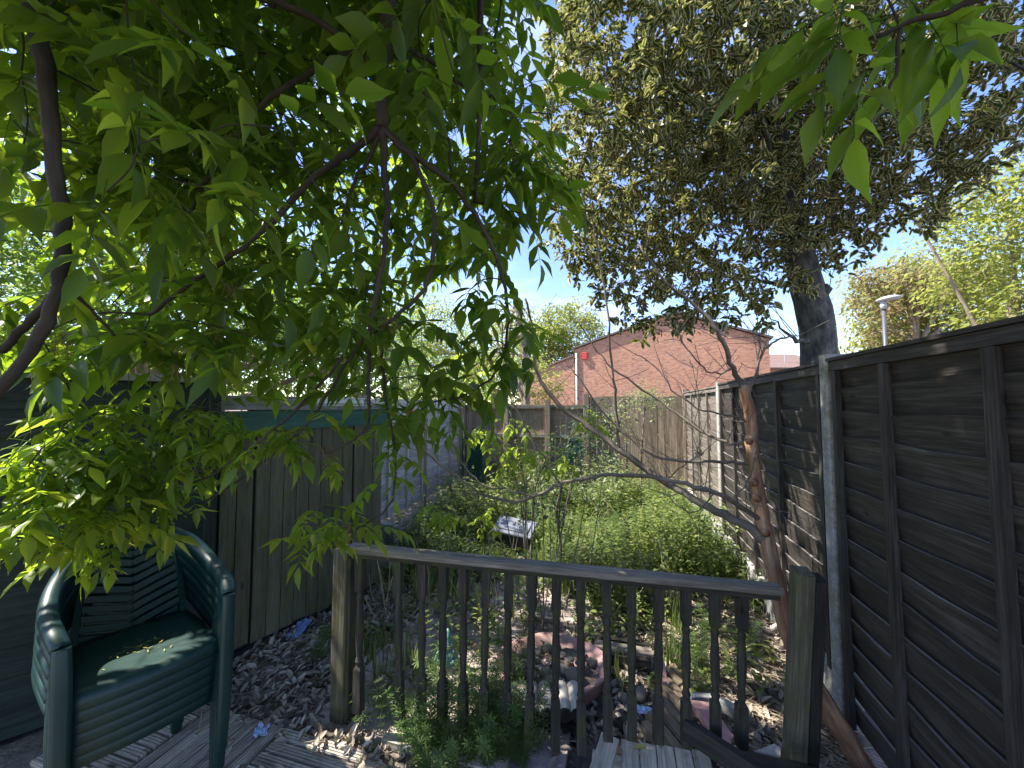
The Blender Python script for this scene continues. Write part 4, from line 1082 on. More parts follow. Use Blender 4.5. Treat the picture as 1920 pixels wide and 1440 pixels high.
def far_house(label, px0, px1, Y, ez, rz, wins):
    a = at(px0, 758, Y); b = at(px1, 758, Y); a.z = b.z = 0
    w = (b - a).length; t = thing('terraced_house', label, 'house', a)
    X = Vector((1, 0, 0)); Yv = Vector((0, 1, 0))
    V = [a + X * u + UP * z for u, z in ((0, -0.2), (w, -0.2), (w, ez), (0, ez))]; V += [v + Yv * 7 for v in V]
    MB().add(V, [(0, 1, 2, 3), (7, 6, 5, 4), (0, 4, 5, 1), (1, 5, 6, 2), (2, 6, 7, 3), (3, 7, 4, 0)], [(v.x, v.z, v.y) for v in V]).build('wall', 'brick', t)
    rf_ = [a + UP * ez - Yv * 0.4 - X * 0.2, a + X * (w + 0.2) + UP * ez - Yv * 0.4, a + X * (w + 0.2) + UP * rz + Yv * 3.5, a - X * 0.2 + UP * rz + Yv * 3.5, a + UP * ez + Yv * 7.4 - X * 0.2, a + X * (w + 0.2) + UP * ez + Yv * 7.4]
    ro = MB().add(rf_ + [v - UP * 0.15 for v in rf_], [(0, 1, 2, 3), (3, 2, 5, 4), (6, 7, 1, 0), (9, 8, 7, 6), (10, 11, 8, 9), (0, 3, 9, 6), (3, 4, 10, 9), (1, 7, 8, 2), (2, 8, 11, 5), (4, 5, 11, 10)]).build('roof', 'roof_tile', t)
    for (u, z, ww, hh) in wins:
        wn_ = MB().box(a + X * u * w - Yv * 0.06, (X, Yv, UP), -ww / 2 - 0.08, ww / 2 + 0.08, 0, 0.05, z - 0.08, z + hh + 0.08).build('window', 'white_paint', t)
        for s in (-1, 1):
            MB().box(a + X * u * w - Yv * 0.08, (X, Yv, UP), min(0.04 * s, ww / 2 * s), max(0.04 * s, ww / 2 * s), 0, 0.015, z, z + hh).build('pane', 'glass', wn_)
    return t, a, w, ro
t1, a1, w1, r1 = far_house('far terraced house with brown roof between gable and holly trunk', 1436, 1540, 38, 5.2, 7.0, [(0.15, 3.0, 1.3, 1.6), (0.72, 3.4, 1.1, 1.2)])
p = a1 + Vector((w1 * 0.5, 1.0, 5.8))
aer = MB(); aer.tube([p, p + UP * 3.2], 0.035, 6)
for k in range(5): aer.tube([p + UP * (2.2 + 0.02 * k) + Vector((-0.5 + 0.22 * k, -0.3, 0)), p + UP * (2.2 + 0.02 * k) + Vector((-0.5 + 0.22 * k, 0.3, 0.25))], 0.02, 4)
aer.tube([p + UP * 2.2 - Vector((0.6, 0, 0)), p + UP * 2.3 + Vector((0.6, 0, 0))], 0.02, 4)
aer.build('aerial', 'lamp_grey', t1)
far_house('far terraced house with reddish roof right of the holly trunk', 1560, 1660, 42, 5.6, 7.4, [(0.5, 3.2, 1.2, 1.4)])

# street lamp
lp = at(1666, 758, 14.0); lp.z = -0.1
lt = thing('street_lamp', 'grey street lamp rising behind the right fence', 'street lamp', lp)
ztop = at(1664, 575, 14.0).z
MB().tube([lp, lp + UP * 1.5, lp + UP * (ztop)], [0.085, 0.075, 0.065], 12).build('post', 'lamp_dark', lt, smooth=True)
hb = lp + UP * (ztop)
MB().tube([hb, hb + UP * 0.28], [0.10, 0.085], 12).build('neck', 'lamp_grey', lt, smooth=True)
mb = MB(); pr_ = [(0.0, 0.0), (0.35, 0.06), (0.42, 0.11), (0.40, 0.15), (0.2, 0.22), (0.0, 0.24)]
mb.lathe(pr_, hb + UP * 0.28, 16)
mb.V = [Vector((hb.x + 0.22 + (v.x - hb.x) * 1.0, hb.y + (v.y - hb.y) * 0.8, v.z + (v.x - hb.x) * 0.12)) for v in mb.V]
mb.build('lamp_head', 'lamp_grey', lt, smooth=True)

# ------------------------------------------------------------------ vegetation helpers
PITCHES = [0.45, 0.2, 0.0, -0.25, -0.5, -0.8, -1.1]
def variants(base_seed, L, pairs, ll, grav, tpl=ASH, per=2):
    return [(p, compound(base_seed + 17 * i + 3 * k, p, L, pairs if (i + k) % 3 else pairs + 1, ll, grav, tpl)) for i, p in enumerate(PITCHES) for k in range(per)]
def place_compound(var, P, yaw, s, tilt):
    V, F, U, Q = var
    Rm = np.array(Matrix.Rotation(tilt[0], 3, 'X') @ Matrix.Rotation(tilt[1], 3, 'Y'))
    Rz = np.array(Matrix.Rotation(yaw, 3, 'Z'))
    return (V @ (Rz @ Rm).T) * s + np.array(P), F, U, np.mod(Q + R.random(), 1.0)
class Skeleton:
    """grows twigs from the nearest limb to new leaf clusters"""
    def __init__(self, parent): self.P, self.Rr, self.parent, self.tw, self.A, self.nA = [], [], parent, MB(), np.zeros((4096, 3)), 0
    def limb(self, pts, r0, r1, mat, name='branch', n=8, sub=5, knot=0.0):
        pts = smooth_path(pts, sub); k = len(pts)
        if knot: pts = [p + Vector((R.uniform(-knot, knot), R.uniform(-knot, knot), R.uniform(-knot, knot))) if 0 < i < k - 1 else p for i, p in enumerate(pts)]
        rad = [r0 + (r1 - r0) * (i / (k - 1)) for i in range(k)]
        rad = [r * R.uniform(0.93, 1.08) for r in rad]
        self.P += pts; self.Rr += rad
        return MB().tube(pts, rad, n).build(name, mat, self.parent, smooth=True)
    def twig(self, c, r=0.0028, droop=0.05, up_bias=0.0):
        while self.nA < len(self.P):
            if self.nA >= len(self.A): self.A = np.concatenate([self.A, np.zeros_like(self.A)])
            self.A[self.nA] = self.P[self.nA]; self.nA += 1
        A = self.A[:self.nA]; d = np.linalg.norm(A - np.array(c), axis=1)
        d = d + np.where(A[:, 2] < c[2] - 0.05, up_bias, 0)
        i = int(np.argmin(d)); a = self.P[i]; c = Vector(c); L = (c - a).length
        if L < 0.015: return
        mid = a.lerp(c, 0.5) + Vector((R.uniform(-.1, .1), R.uniform(-.1, .1), droop + R.uniform(-.04, .06))) * L
        pts = smooth_path([a, mid, c], 4)
        r0 = min(self.Rr[i] * 0.8, r + 0.005 * L)
        self.tw.tube(pts, [r0 + (r - r0) * k / (len(pts) - 1) for k in range(len(pts))], 5, cap=False)
        self.P += pts[2:]; self.Rr += [r0 * 0.6 + r * 0.4] * (len(pts) - 2)
    def finish(self, mat, name='twigs'):
        o = self.tw.build(name, mat, self.parent, smooth=True); o['kind'] = 'stuff'; return o

# ------------------------------------------------------------------ ash tree overhanging the camera
ASHV = variants(100, 0.235, 3, 0.115, 0.30, per=3)
ash = thing('ash_tree', 'overhanging ash tree with drooping bright green pinnate leaves in the near foreground', 'tree', (-1.35, -1.1, -0.06))
sk = Skeleton(ash)
sk.limb([(-1.35, -1.1, -0.1), (-1.33, -1.0, 0.9), (-1.22, -0.75, 1.9), (-1.05, -0.45, 2.7), (-0.8, 0.0, 3.3)], 0.13, 0.07, 'bark_ash', 'trunk', 12)
def br(pp, r0, r1, knot=0.004): return sk.limb([at(x, y, d) for (x, y, d) in pp], r0, r1, 'bark_ash', 'branch', 8, 5, knot)
fork = at(716, 238, 1.18)
sk.limb([(-0.8, 0.0, 3.3), (-0.55, 0.55, 3.45), at(735, -70, 1.15)], 0.06, 0.024, 'bark_ash')
br([(735, -70, 1.15), (722, 60, 1.16), (716, 160, 1.17), (716, 238, 1.18)], 0.024, 0.019)
br([(716, 238, 1.18), (722, 330, 1.2), (726, 420, 1.22), (708, 540, 1.25), (690, 640, 1.3), (692, 760, 1.32)], 0.012, 0.006)
br([(716, 238, 1.18), (650, 290, 1.2), (594, 329, 1.22), (475, 447, 1.25), (376, 519, 1.3), (280, 590, 1.32)], 0.0135, 0.006)
br([(719, 70, 1.16), (672, 92, 1.2), (555, 150, 1.3), (475, 214, 1.32), (396, 329, 1.36), (356, 396, 1.4)], 0.012, 0.006)
br([(716, 238, 1.18), (765, 285, 1.2), (853, 351, 1.28), (905, 430, 1.36), (935, 490, 1.4), (951, 578, 1.45), (950, 660, 1.5)], 0.012, 0.005)
br([(716, 238, 1.18), (769, 290, 1.2), (813, 400, 1.25), (804, 524, 1.28), (742, 595, 1.3), (700, 625, 1.32)], 0.010, 0.005)
br([(716, 245, 1.18), (690, 300, 1.22), (660, 350, 1.25), (640, 420, 1.3)], 0.008, 0.004)
br([(730, 80, 1.16), (800, 110, 1.25), (870, 160, 1.3), (950, 200, 1.36), (975, 270, 1.4)], 0.008, 0.004)
br([(740, 100, 1.18), (800, 180, 1.25), (840, 260, 1.3), (845, 330, 1.34)], 0.007, 0.004)
sk.limb([(-0.55, 0.55, 3.45), (-0.3, 0.9, 3.3), at(908, -60, 1.3)], 0.03, 0.016, 'bark_ash')
br([(908, -60, 1.3), (902, 0, 1.3), (900, 130, 1.31), (896, 275, 1.33), (890, 380, 1.36)], 0.014, 0.006)
sk.limb([(-1.05, -0.45, 2.7), (-1.2, 0.1, 2.9), at(48, -60, 0.92)], 0.045, 0.020, 'bark_ash')
br([(48, -60, 0.92), (82, 120, 0.93), (104, 300, 0.95), (116, 440, 0.96), (108, 540, 0.97), (70, 640, 0.98), (0, 730, 0.98), (-60, 790, 1.0)], 0.018, 0.012)
br([(108, 540, 0.97), (60, 600, 1.0), (0, 660, 1.0)], 0.011, 0.009)
br([(112, 530, 0.97), (170, 580, 1.05), (215, 630, 1.1)], 0.005, 0.003)
sk.limb([(-0.55, 0.55, 3.45), at(500, -60, 1.1), at(520, 0, 1.12), at(590, 35, 1.15), at(662, 85, 1.18)], 0.015, 0.008, 'bark_ash')
br([(650, 650, 1.3), (620, 700, 1.32), (530, 790, 1.36), (430, 870, 1.4), (350, 912, 1.42)], 0.006, 0.0035)
br([(692, 620, 1.3), (630, 712, 1.36), (560, 812, 1.4), (400, 932, 1.46), (305, 985, 1.48)], 0.006, 0.0035)
br([(692, 700, 1.31), (690, 790, 1.34), (655, 830, 1.36), (610, 850, 1.38)], 0.005, 0.003)
br([(715, 640, 1.32), (722, 740, 1.4), (740, 850, 1.45), (735, 940, 1.48), (690, 980, 1.5), (650, 1000, 1.5)], 0.006, 0.003)
br([(951, 640, 1.5), (930, 700, 1.52), (870, 740, 1.54), (800, 760, 1.55), (770, 800, 1.55)], 0.005, 0.003)
sk.limb([(-0.8, 0.0, 3.3), (0.1, 0.25, 3.35), (0.75, 0.4, 2.75), at(1900, -20, 0.66)], 0.03, 0.009, 'bark_ash')
br([(1900, -20, 0.66), (1780, 20, 0.67), (1660, 60, 0.70), (1590, 100, 0.74)], 0.006, 0.003)
br([(1690, 45, 0.69), (1680, 130, 0.70), (1660, 190, 0.72)], 0.004, 0.0025)

clusters = []      # (point, leaves)
def sunlane(p):    # open lane in the crown through which the sun reaches the low sprays
    return p.x < -1.3 and abs(p.y - 1.4) < 0.42 and abs(p.z - (1.45 + 1.07 * (-1.2 - p.x))) < 0.42
def cl(px, py, d, n=4, j=18):
    low = py > 770
    clusters.append((at(px + R.uniform(-j, j), py - (30 if low else 42) + R.uniform(-j, j), d), n + (2 if low and px < 480 else 0), 0.66 if low else 1.0, low))
# upper canopy, several layers deep
def in_gap(x, y):
    for (gx, gy, rx, ry) in ((490, 20, 45, 45), (985, 30, 30, 60), (985, 175, 40, 95), (985, 520, 70, 55), (870, 560, 50, 40), (860, 640, 60, 60), (40, 110, 45, 50), (180, 260, 60, 50), (30, 300, 30, 60), (740, 380, 40, 50), (30, 430, 35, 40)):
        if ((x - gx) / rx) ** 2 + ((y - gy) / ry) ** 2 < 1: return True
    return False
n_ = 0
while n_ < 270:
    x, y = R.uniform(-60, 1010), R.uniform(-70, 560)
    lim = 1000 - 0.06 * y if y < 420 else 960
    if x > lim or in_gap(x, y): continue
    if y > 470 and x > 560 and R.random() < 0.55: continue
    d = 1.38 + 0.85 * R.random()
    if x < 330: d *= 0.88
    if sunlane(at(x, y - 25, d)): continue
    clusters.append((at(x, y - 25, d), 3)); n_ += 1
for _ in range(34):
    x, y = R.uniform(-40, 820), R.uniform(540, 660)
    if in_gap(x, y) or (x > 800 and y < 690): continue
    clusters.append((at(x, y, R.uniform(1.25, 1.8)), 3))
for (x, y, d, n) in ((150, 815, 1.35, 5), (235, 830, 1.42, 5), (330, 812, 1.45, 5), (420, 800, 1.45, 4), (95, 850, 1.2, 4), (200, 900, 1.35, 5), (275, 930, 1.4, 5), (50, 900, 1.15, 4), (140, 960, 1.2, 4), (55, 985, 1.15, 4), (215, 985, 1.3, 5), (385, 850, 1.45, 4), (300, 880, 1.42, 4), (250, 870, 1.4, 5), (180, 860, 1.3, 4), (100, 930, 1.2, 4), (300, 960, 1.45, 3), (30, 850, 1.2, 4), (20, 950, 1.15, 4), (120, 1000, 1.25, 4), (200, 1030, 1.32, 4), (260, 1000, 1.42, 4), (160, 900, 1.3, 5), (80, 1040, 1.2, 4), (340, 930, 1.46, 3), (240, 790, 1.4, 5), (380, 790, 1.45, 4), (300, 850, 1.42, 5), (440, 835, 1.46, 3), (120, 790, 1.3, 4), (210, 960, 1.3, 4),
                     (520, 830, 1.4, 4), (585, 820, 1.4, 4), (605, 870, 1.42, 3), (540, 850, 1.42, 3), (600, 985, 1.5, 4), (645, 1000, 1.5, 3), (655, 1035, 1.5, 3), (580, 1030, 1.5, 3), (700, 770, 1.45, 4), (755, 750, 1.5, 4), (805, 765, 1.55, 4), (770, 815, 1.52, 4), (740, 860, 1.48, 4), (735, 905, 1.48, 3), (835, 810, 1.55, 3), (850, 745, 1.55, 3),
                     (905, 560, 1.45, 3), (940, 610, 1.48, 4), (930, 530, 1.45, 3), (955, 660, 1.5, 4), (905, 690, 1.52, 4), (985, 440, 1.45, 3), (1030, 250, 1.4, 3), (1000, 360, 1.45, 3), (975, 300, 1.42, 3),
                     (1590, 15, 0.76, 2), (1650, 35, 0.76, 2), (1730, -15, 0.72, 2), (1820, -40, 0.71, 2), (1690, 80, 0.74, 2), (1590, 40, 0.80, 1), (1670, 110, 0.76, 1), (1870, -60, 0.70, 2)):
    cl(x, y, d, n, 10)
# extra crown above and beside the frame, added to shade the deck and fence
k = 0
while k < 560:
    p = Vector((R.uniform(-3.2, 1.0), R.uniform(-0.2, 4.0), R.uniform(2.7, 5.6)))
    if p.x > -0.3 and p.z > 4.4: continue
    x, y = project(p)
    if p.y > 0.25 and (x > 900 and y > -420 and x < 2300 or (-80 < x < 2000 and -60 < y < 1440 and (in_gap(x, y) or p.y < 1.0))): continue
    if p.z > 4.2 and p.y > 2.7: continue
    if sunlane(p): continue
    clusters.append((p, 3)); k += 1
k = 0
while k < 110:                                     # leaf clusters added across the sun's path to shade the near panel
    x = R.uniform(-2.2, -0.3); p = Vector((x, R.uniform(0.3, 2.5), R.uniform(0, 1.9) + 1.327 * (1.75 - x)))
    q_ = project(p)
    if p.z > 5.8 or p.z < 2.6 or sunlane(p) or (q_[0] > 880 and q_[1] > -300): continue
    clusters.append((p, 3)); k += 1
for (x, y) in ((20, 60), (160, 20), (260, 40), (330, 110), (180, 120), (250, 190), (40, 200), (330, 250), (150, 330), (260, 330), (30, 380), (200, 420), (330, 400), (60, 500), (420, 60), (420, 180), (200, 240), (90, 20), (380, 320), (520, 300), (600, 420), (500, 480), (820, 40), (940, 60), (860, 230)):
    clusters.append((at(x, y - 60, R.uniform(0.85, 1.1)), 2))
crown, cand = [], []
for (c, n, sz_, young) in [(q_ + (1.0, False))[:4] for q_ in clusters]:
    sk.twig(c, 0.0024, 0.06, 0.25)
    y0 = R.uniform(0, 6.28)
    for i in range(n):
        yaw = y0 + i * 6.283 / n + R.uniform(-.5, .5)
        var = R.choices(ASHV, weights=[w_ for w_ in (1.6, 2, 2.4, 2.4, 2, 1.2, 0.8) for _ in range(3)])[0][1]
        s = R.uniform(0.8, 1.15) * sz_
        if not (-120 < project(c)[0] < 2040 and -150 < project(c)[1] < 1500): s *= 1.6
        P = c + Vector((R.uniform(-.03, .03), R.uniform(-.03, .03), R.uniform(-.03, .02)))
        tl = (R.uniform(-.2, .2), R.uniform(-.25, .25))
        x, y = project(P)
        cand.append((-(s / max(0.3, (P - Vector((0, 0, H))).length)) if (-60 < x < 1980 and -60 < y < 1440) else 1.0, len(cand), var, P, yaw, s, tl, young))
cand.sort(key=lambda t: t[:2])
shared = {}
cand = [c_ for c_ in cand if c_[7]][:110] + [c_ for c_ in cand if not c_[7]][:188] + [c_ for c_ in cand if c_[7]][110:] + [c_ for c_ in cand if not c_[7]][188:]
for (_, _, var, P, yaw, s, tl, yg) in cand[:298]:
    if (id(var), yg) not in shared: shared[id(var), yg] = np_mesh('leaf', *var, 'leaf_young' if yg else 'leaf_ash')
    o = link_mesh('leaf', shared[id(var), yg], ash)
    o.matrix_local = Matrix.Translation(P - Vector(ash.location)) @ (Matrix.Rotation(yaw, 4, 'Z') @ Matrix.Rotation(tl[0], 4, 'X') @ Matrix.Rotation(tl[1], 4, 'Y')) @ Matrix.Scale(s, 4)
for yg_ in (False, True):
    pl_ = [place_compound(var, P - Vector(ash.location), yaw, s, tl) for (_, _, var, P, yaw, s, tl, yg) in cand[298:] if yg == yg_]
    if pl_:
        o = link_mesh('crown', np_mesh('crown', *merge(*pl_), 'leaf_young' if yg_ else 'leaf_ash'), ash); o['kind'] = 'stuff'
sk.finish('bark_ash')
# dry flower panicles at branch joints
mb = MB()
for (x, y, d) in ((700, 90, 1.2), (690, 60, 1.2), (440, 250, 1.33), (350, 640, 1.35), (400, 620, 1.35), (735, 600, 1.3), (120, 640, 1.05), (330, 690, 1.3), (370, 850, 1.42), (350, 880, 1.42), (290, 960, 1.46), (270, 985, 1.46), (310, 975, 1.47), (250, 1000, 1.45), (610, 840, 1.4), (660, 985, 1.5), (760, 800, 1.52), (430, 530, 1.3), (880, 300, 1.33), (970, 260, 1.4), (400, 440, 1.35), (280, 990, 1.44)):
    c = at(x, y, d)
    for k in range(16):
        p = c + Vector((R.gauss(0, .012), R.gauss(0, .012), R.gauss(0, .01))); pts = [p]
        v = Vector((R.uniform(-1, 1), R.uniform(-1, 1), R.uniform(-1.6, 0.2))).normalized()
        for i in range(3): v = (v + Vector((R.uniform(-.6, .6), R.uniform(-.6, .6), -0.25))).normalized(); pts.append(pts[-1] + v * R.uniform(.010, .020))
        mb.tube(pts, [.0012, .001, .0009, .0016], 3, cap=False)
o = mb.build('seed_stalks', 'seed', ash); o['kind'] = 'stuff'

# ------------------------------------------------------------------ holly tree behind the right fence
HB = Vector((2.28, 2.95, -0.08))
holly = thing('holly_tree', 'large variegated holly tree with cream edged leaves behind the right fence', 'tree', HB)
hk = Skeleton(holly)
def hlimb(pp, r0, r1, name='branch', n=9, knot=0.01): return hk.limb(pp, r0, r1, 'bark_holly', name, n, 5, knot)
tpts = [HB, HB + Vector((0.02, 0, 1.2)), at(1534, 640, 2.95), at(1508, 520, 2.95), at(1488, 430, 2.95), at(1465, 300, 2.98), at(1450, 150, 3.0), at(1445, 0, 3.05), at(1430, -220, 3.1)]
trk = MB(); pts = smooth_path(tpts, 5); rads = np.interp(np.linspace(0, 1, len(pts)), [0, 0.3, 0.38, 0.6, 1], [0.13, 0.115, 0.108, 0.085, 0.045])
hk.P += pts; hk.Rr += list(rads)
trk.tube(pts, [r * R.uniform(0.96, 1.05) for r in rads], 16).build('trunk', 'bark_holly', holly, smooth=True)
hlimb([at(1528, 560, 2.92), at(1556, 536, 2.86)], 0.045, 0.032, 'stub')
hlimb([at(1515, 640, 2.88), at(1490, 635, 2.80), at(1450, 600, 2.75)], 0.022, 0.004, 'stub')
CR = [((1.75, 3.15, 3.55), (1.25, 1.1, 1.15), 1.0), ((1.05, 3.2, 4.1), (1.05, 1.0, 1.7), 0.9), ((2.5, 2.9, 4.0), (1.0, 1.0, 1.3), 0.8), ((1.6, 3.0, 4.9), (1.6, 1.3, 1.3), 0.7), ((3.0, 2.6, 3.7), (0.75, 0.7, 0.85), 0.5)]
for k in range(34):
    c, rr, _ = CR[k % 5]
    d = Vector((R.gauss(0, 1), R.gauss(0, 1), R.gauss(0, 1))).normalized()
    e = Vector(c) + Vector((d.x * rr[0], d.y * rr[1], d.z * rr[2])) * 0.85
    s = pts[R.randrange(14, len(pts))]
    hlimb([s, s.lerp(e, 0.5) + Vector((0, 0, R.uniform(-.05, .25))), e], 0.02, 0.005, 'branch', 6)
cl_c = []
def holly_ok(c):
    x, y = project(c)
    if x > 1e5: return True
    lo = 530 + 0.14 * (x - 960) if x < 1420 else (600 if x < 1560 else 470 - 0.45 * (x - 1560))
    lo = max(lo, 300 if x > 1560 else 480)
    left = 1015 + 30 * math.sin(y * 0.017)
    return y < lo + R.uniform(-45, 35) and x > left + R.uniform(-35, 25)
while len(cl_c) < 3300:
    c, rr, w = CR[R.choices(range(5), weights=[2.6, 3.0, 2.0, 3.0, 1.0])[0]]
    d = Vector((R.gauss(0, 1), R.gauss(0, 1), R.gauss(0, 1))).normalized() * (R.random() ** 0.30)
    p = Vector(c) + Vector((d.x * rr[0], d.y * rr[1], d.z * rr[2]))
    if holly_ok(p) and not (p.x < 1.9 and p.z < 2.0): cl_c.append(p)
# low outlying sprays
for (x, y, d) in ((1060, 470, 3.0), (1090, 500, 3.0), (1130, 560, 3.0), (1160, 580, 2.95), (1210, 590, 2.9), (1250, 540, 2.85), (1280, 560, 2.8), (1330, 540, 2.7), (1380, 590, 2.6), (1350, 600, 2.65), (1280, 600, 2.75), (1170, 520, 3.0), (1420, 560, 2.5), (1450, 590, 2.5), (1390, 520, 2.6), (1340, 500, 2.6), (1200, 560, 2.9), (1150, 540, 3.0), (1100, 520, 3.0), (1260, 570, 2.8), (1300, 610, 2.7), (1230, 610, 2.8), (1190, 600, 2.9), (1320, 570, 2.7), (1360, 560, 2.6), (1620, 440, 2.6), (1680, 400, 2.6), (1720, 420, 2.6), (1760, 390, 2.5), (1800, 330, 2.4), (1850, 300, 2.3), (1880, 250, 2.3), (1840, 240, 2.3), (1560, 500, 2.7), (1600, 480, 2.7), (1500, 550, 2.6), (1480, 520, 2.6), (1870, 180, 2.3), (1900, 120, 2.3), (1820, 150, 2.3), (1400, 300, 2.5), (1450, 340, 2.5), (1480, 260, 2.5), (1500, 400, 2.6), (1440, 420, 2.55), (1520, 330, 2.55), (1540, 440, 2.6), (1470, 460, 2.6), (1400, 450, 2.5), (1560, 380, 2.6), (1600, 300, 2.5), (1420, 220, 2.6), (1480, 180, 2.6), (1500, 440, 2.62), (1460, 390, 2.6), (1520, 250, 2.55)):
    for _ in range(3): cl_c.append(at(x + R.uniform(-25, 25), y + R.uniform(-20, 20), d))
LP, LD, LN, LS = [], [], [], []
for c in cl_c:
    hk.twig(c, 0.0022, 0.02, 0.0)
    ax = Vector((R.gauss(0, 1), R.gauss(0, 1), R.gauss(0.1, .7))).normalized()
    for k in range(R.randint(13, 19)):
        p = c + ax * R.uniform(-0.09, 0.07) + Vector((R.gauss(0, .012), R.gauss(0, .012), R.gauss(0, .012)))
        d = (ax * 0.5 + Vector((R.gauss(0, 1), R.gauss(0, 1), R.gauss(-0.2, 0.9))).normalized()).normalized()
        LP.append(tuple(p)); LD.append(tuple(d)); LN.append((R.gauss(0, .5), R.gauss(0, .5), 1)); LS.append(R.uniform(0.030, 0.086))
LP, LD, LN, LS = (np.array(a) for a in (LP, LD, LN, LS))
dist = np.linalg.norm(LP - np.array([0, 0, H]), axis=1); pj = np.array([project(p) for p in LP])
vis = (pj[:, 0] > 0) & (pj[:, 0] < 1920) & (pj[:, 1] > 0) & (pj[:, 1] < 1440)
order = np.argsort(np.where(vis, -LS / dist, 1.0))
big, rest_i = order[:298], order[298:]
hm = np_mesh('leaf', *(HOLLY[0], HOLLY[1], HOLLY[2], np.full(len(HOLLY[0]), 0.3)), 'leaf_holly')
Fm = frames(LD[big], LN[big])
for i, mtx in zip(big, Fm):
    o = link_mesh('leaf', hm, holly)
    o.matrix_local = Matrix.Translation(Vector(LP[i]) - Vector(holly.location)) @ Matrix(mtx.tolist()).to_4x4() @ Matrix.Scale(float(LS[i]), 4)
scatter('crown', HOLLY, LP[rest_i], LD[rest_i], LN[rest_i], LS[rest_i], 'leaf_holly', holly, 'stuff')
hk.finish('bark_holly')

# ------------------------------------------------------------------ small tree by the fence with bare arching branches
FB = Vector((1.62, 1.80, -0.1))
ft = thing('fence_side_tree', 'small bare tree with orange brown trunk leaning beside the dark fence', 'tree', FB)
fk = Skeleton(ft)
def fb(pp, r0, r1, mat='bark_grey', name='branch', n=8, knot=0.008): return fk.limb([p if isinstance(p, Vector) else at(*p) for p in pp], r0, r1, mat, name, n, 5, knot)
fb([FB, (1540, 1310, 1.86), (1480, 1190, 1.98), (1452, 1070, 2.10), (1428, 960, 2.2), (1412, 860, 2.26), (1408, 790, 2.3), (1396, 722, 2.32)], 0.046, 0.030, 'bark_orange', 'trunk', 14, 0.005)
for (x_, y_, d_) in ((1436, 1000, 2.13), (1420, 935, 2.18), (1414, 905, 2.2), (1405, 828, 2.24)):
    c_ = at(x_, y_, d_); fk.limb([c_, c_ + Vector((-0.035, -0.03, 0.02))], 0.022, 0.012, 'bark_orange', 'knot', 8, 3, 0.003)
fb([(1440, 1015, 2.15), (1395, 985, 2.2), (1330, 950, 2.3), (1250, 905, 2.45), (1160, 842, 2.6), (1090, 790, 2.7), (1035, 745, 2.78), (1005, 690, 2.82), (1000, 620, 2.85), (985, 560, 2.9)], 0.028, 0.008)
fb([(1432, 975, 2.18), (1340, 925, 2.2), (1250, 900, 2.3), (1160, 890, 2.35), (1090, 898, 2.4), (1050, 908, 2.42), (1000, 932, 2.4), (950, 940, 2.38), (890, 918, 2.35), (850, 885, 2.3), (790, 845, 2.3)], 0.014, 0.006)
fb([(1410, 830, 2.28), (1360, 828, 2.4), (1300, 800, 2.5), (1220, 740, 2.6), (1150, 690, 2.65), (1105, 640, 2.7), (1085, 600, 2.7)], 0.011, 0.004)
fb([(1408, 870, 2.26), (1340, 865, 2.3), (1240, 860, 2.4), (1180, 820, 2.45), (1130, 770, 2.5), (1070, 690, 2.55)], 0.010, 0.004)
fb([(1160, 842, 2.6), (1155, 760, 2.55), (1148, 680, 2.5), (1135, 560, 2.5), (1120, 470, 2.5), (1110, 400, 2.5)], 0.010, 0.0035)
fb([(1396, 730, 2.32), (1370, 680, 2.3), (1345, 620, 2.3), (1300, 570, 2.35), (1240, 520, 2.4), (1200, 460, 2.45)], 0.018, 0.005)
fb([(1408, 735, 2.3), (1420, 690, 2.28), (1440, 650, 2.25), (1475, 632, 2.22), (1500, 628, 2.2)], 0.010, 0.004)
fb([(1420, 690, 2.28), (1425, 640, 2.26), (1450, 600, 2.24)], 0.006, 0.003)
fb([(1372, 690, 2.3), (1350, 700, 2.3), (1320, 690, 2.3), (1280, 640, 2.3), (1265, 600, 2.3)], 0.006, 0.003)
fb([(1408, 800, 2.28), (1380, 780, 2.3), (1320, 770, 2.35), (1270, 740, 2.4), (1230, 690, 2.45), (1190, 660, 2.5)], 0.007, 0.003)
fb([(1050, 908, 2.42), (1020, 860, 2.42), (985, 800, 2.42), (960, 740, 2.42), (945, 660, 2.42), (940, 600, 2.4)], 0.006, 0.003)
fb([(1250, 905, 2.45), (1270, 880, 2.4), (1320, 850, 2.38)], 0.005, 0.003)
fb([(1000, 932, 2.4), (960, 920, 2.45), (900, 905, 2.5), (860, 860, 2.5), (840, 830, 2.5)], 0.006, 0.003)
fb([(1340, 925, 2.2), (1300, 960, 2.25), (1240, 925, 2.3), (1170, 900, 2.35)], 0.004, 0.002)
fb([(1412, 880, 2.26), (1418, 850, 2.2), (1400, 905, 2.15), (1370, 940, 2.15)], 0.006, 0.003)
fb([(1300, 800, 2.5), (1310, 740, 2.5), (1290, 660, 2.5)], 0.004, 0.002)
for _ in range(170):
    i = R.randrange(60, len(fk.P)); a = fk.P[i]
    d = Vector((R.uniform(-1, 0.4), R.uniform(-.5, .5), R.uniform(-.1, 1))).normalized() * R.uniform(0.06, 0.36)
    m_ = a + d * 0.5 + Vector((0, 0, R.uniform(-.03, .02))); fk.tw.tube(smooth_path([a, m_, a + d], 2), [0.0026, 0.0024, 0.002, 0.0017, 0.0014], 4, cap=False)
fk.finish('bark_grey')

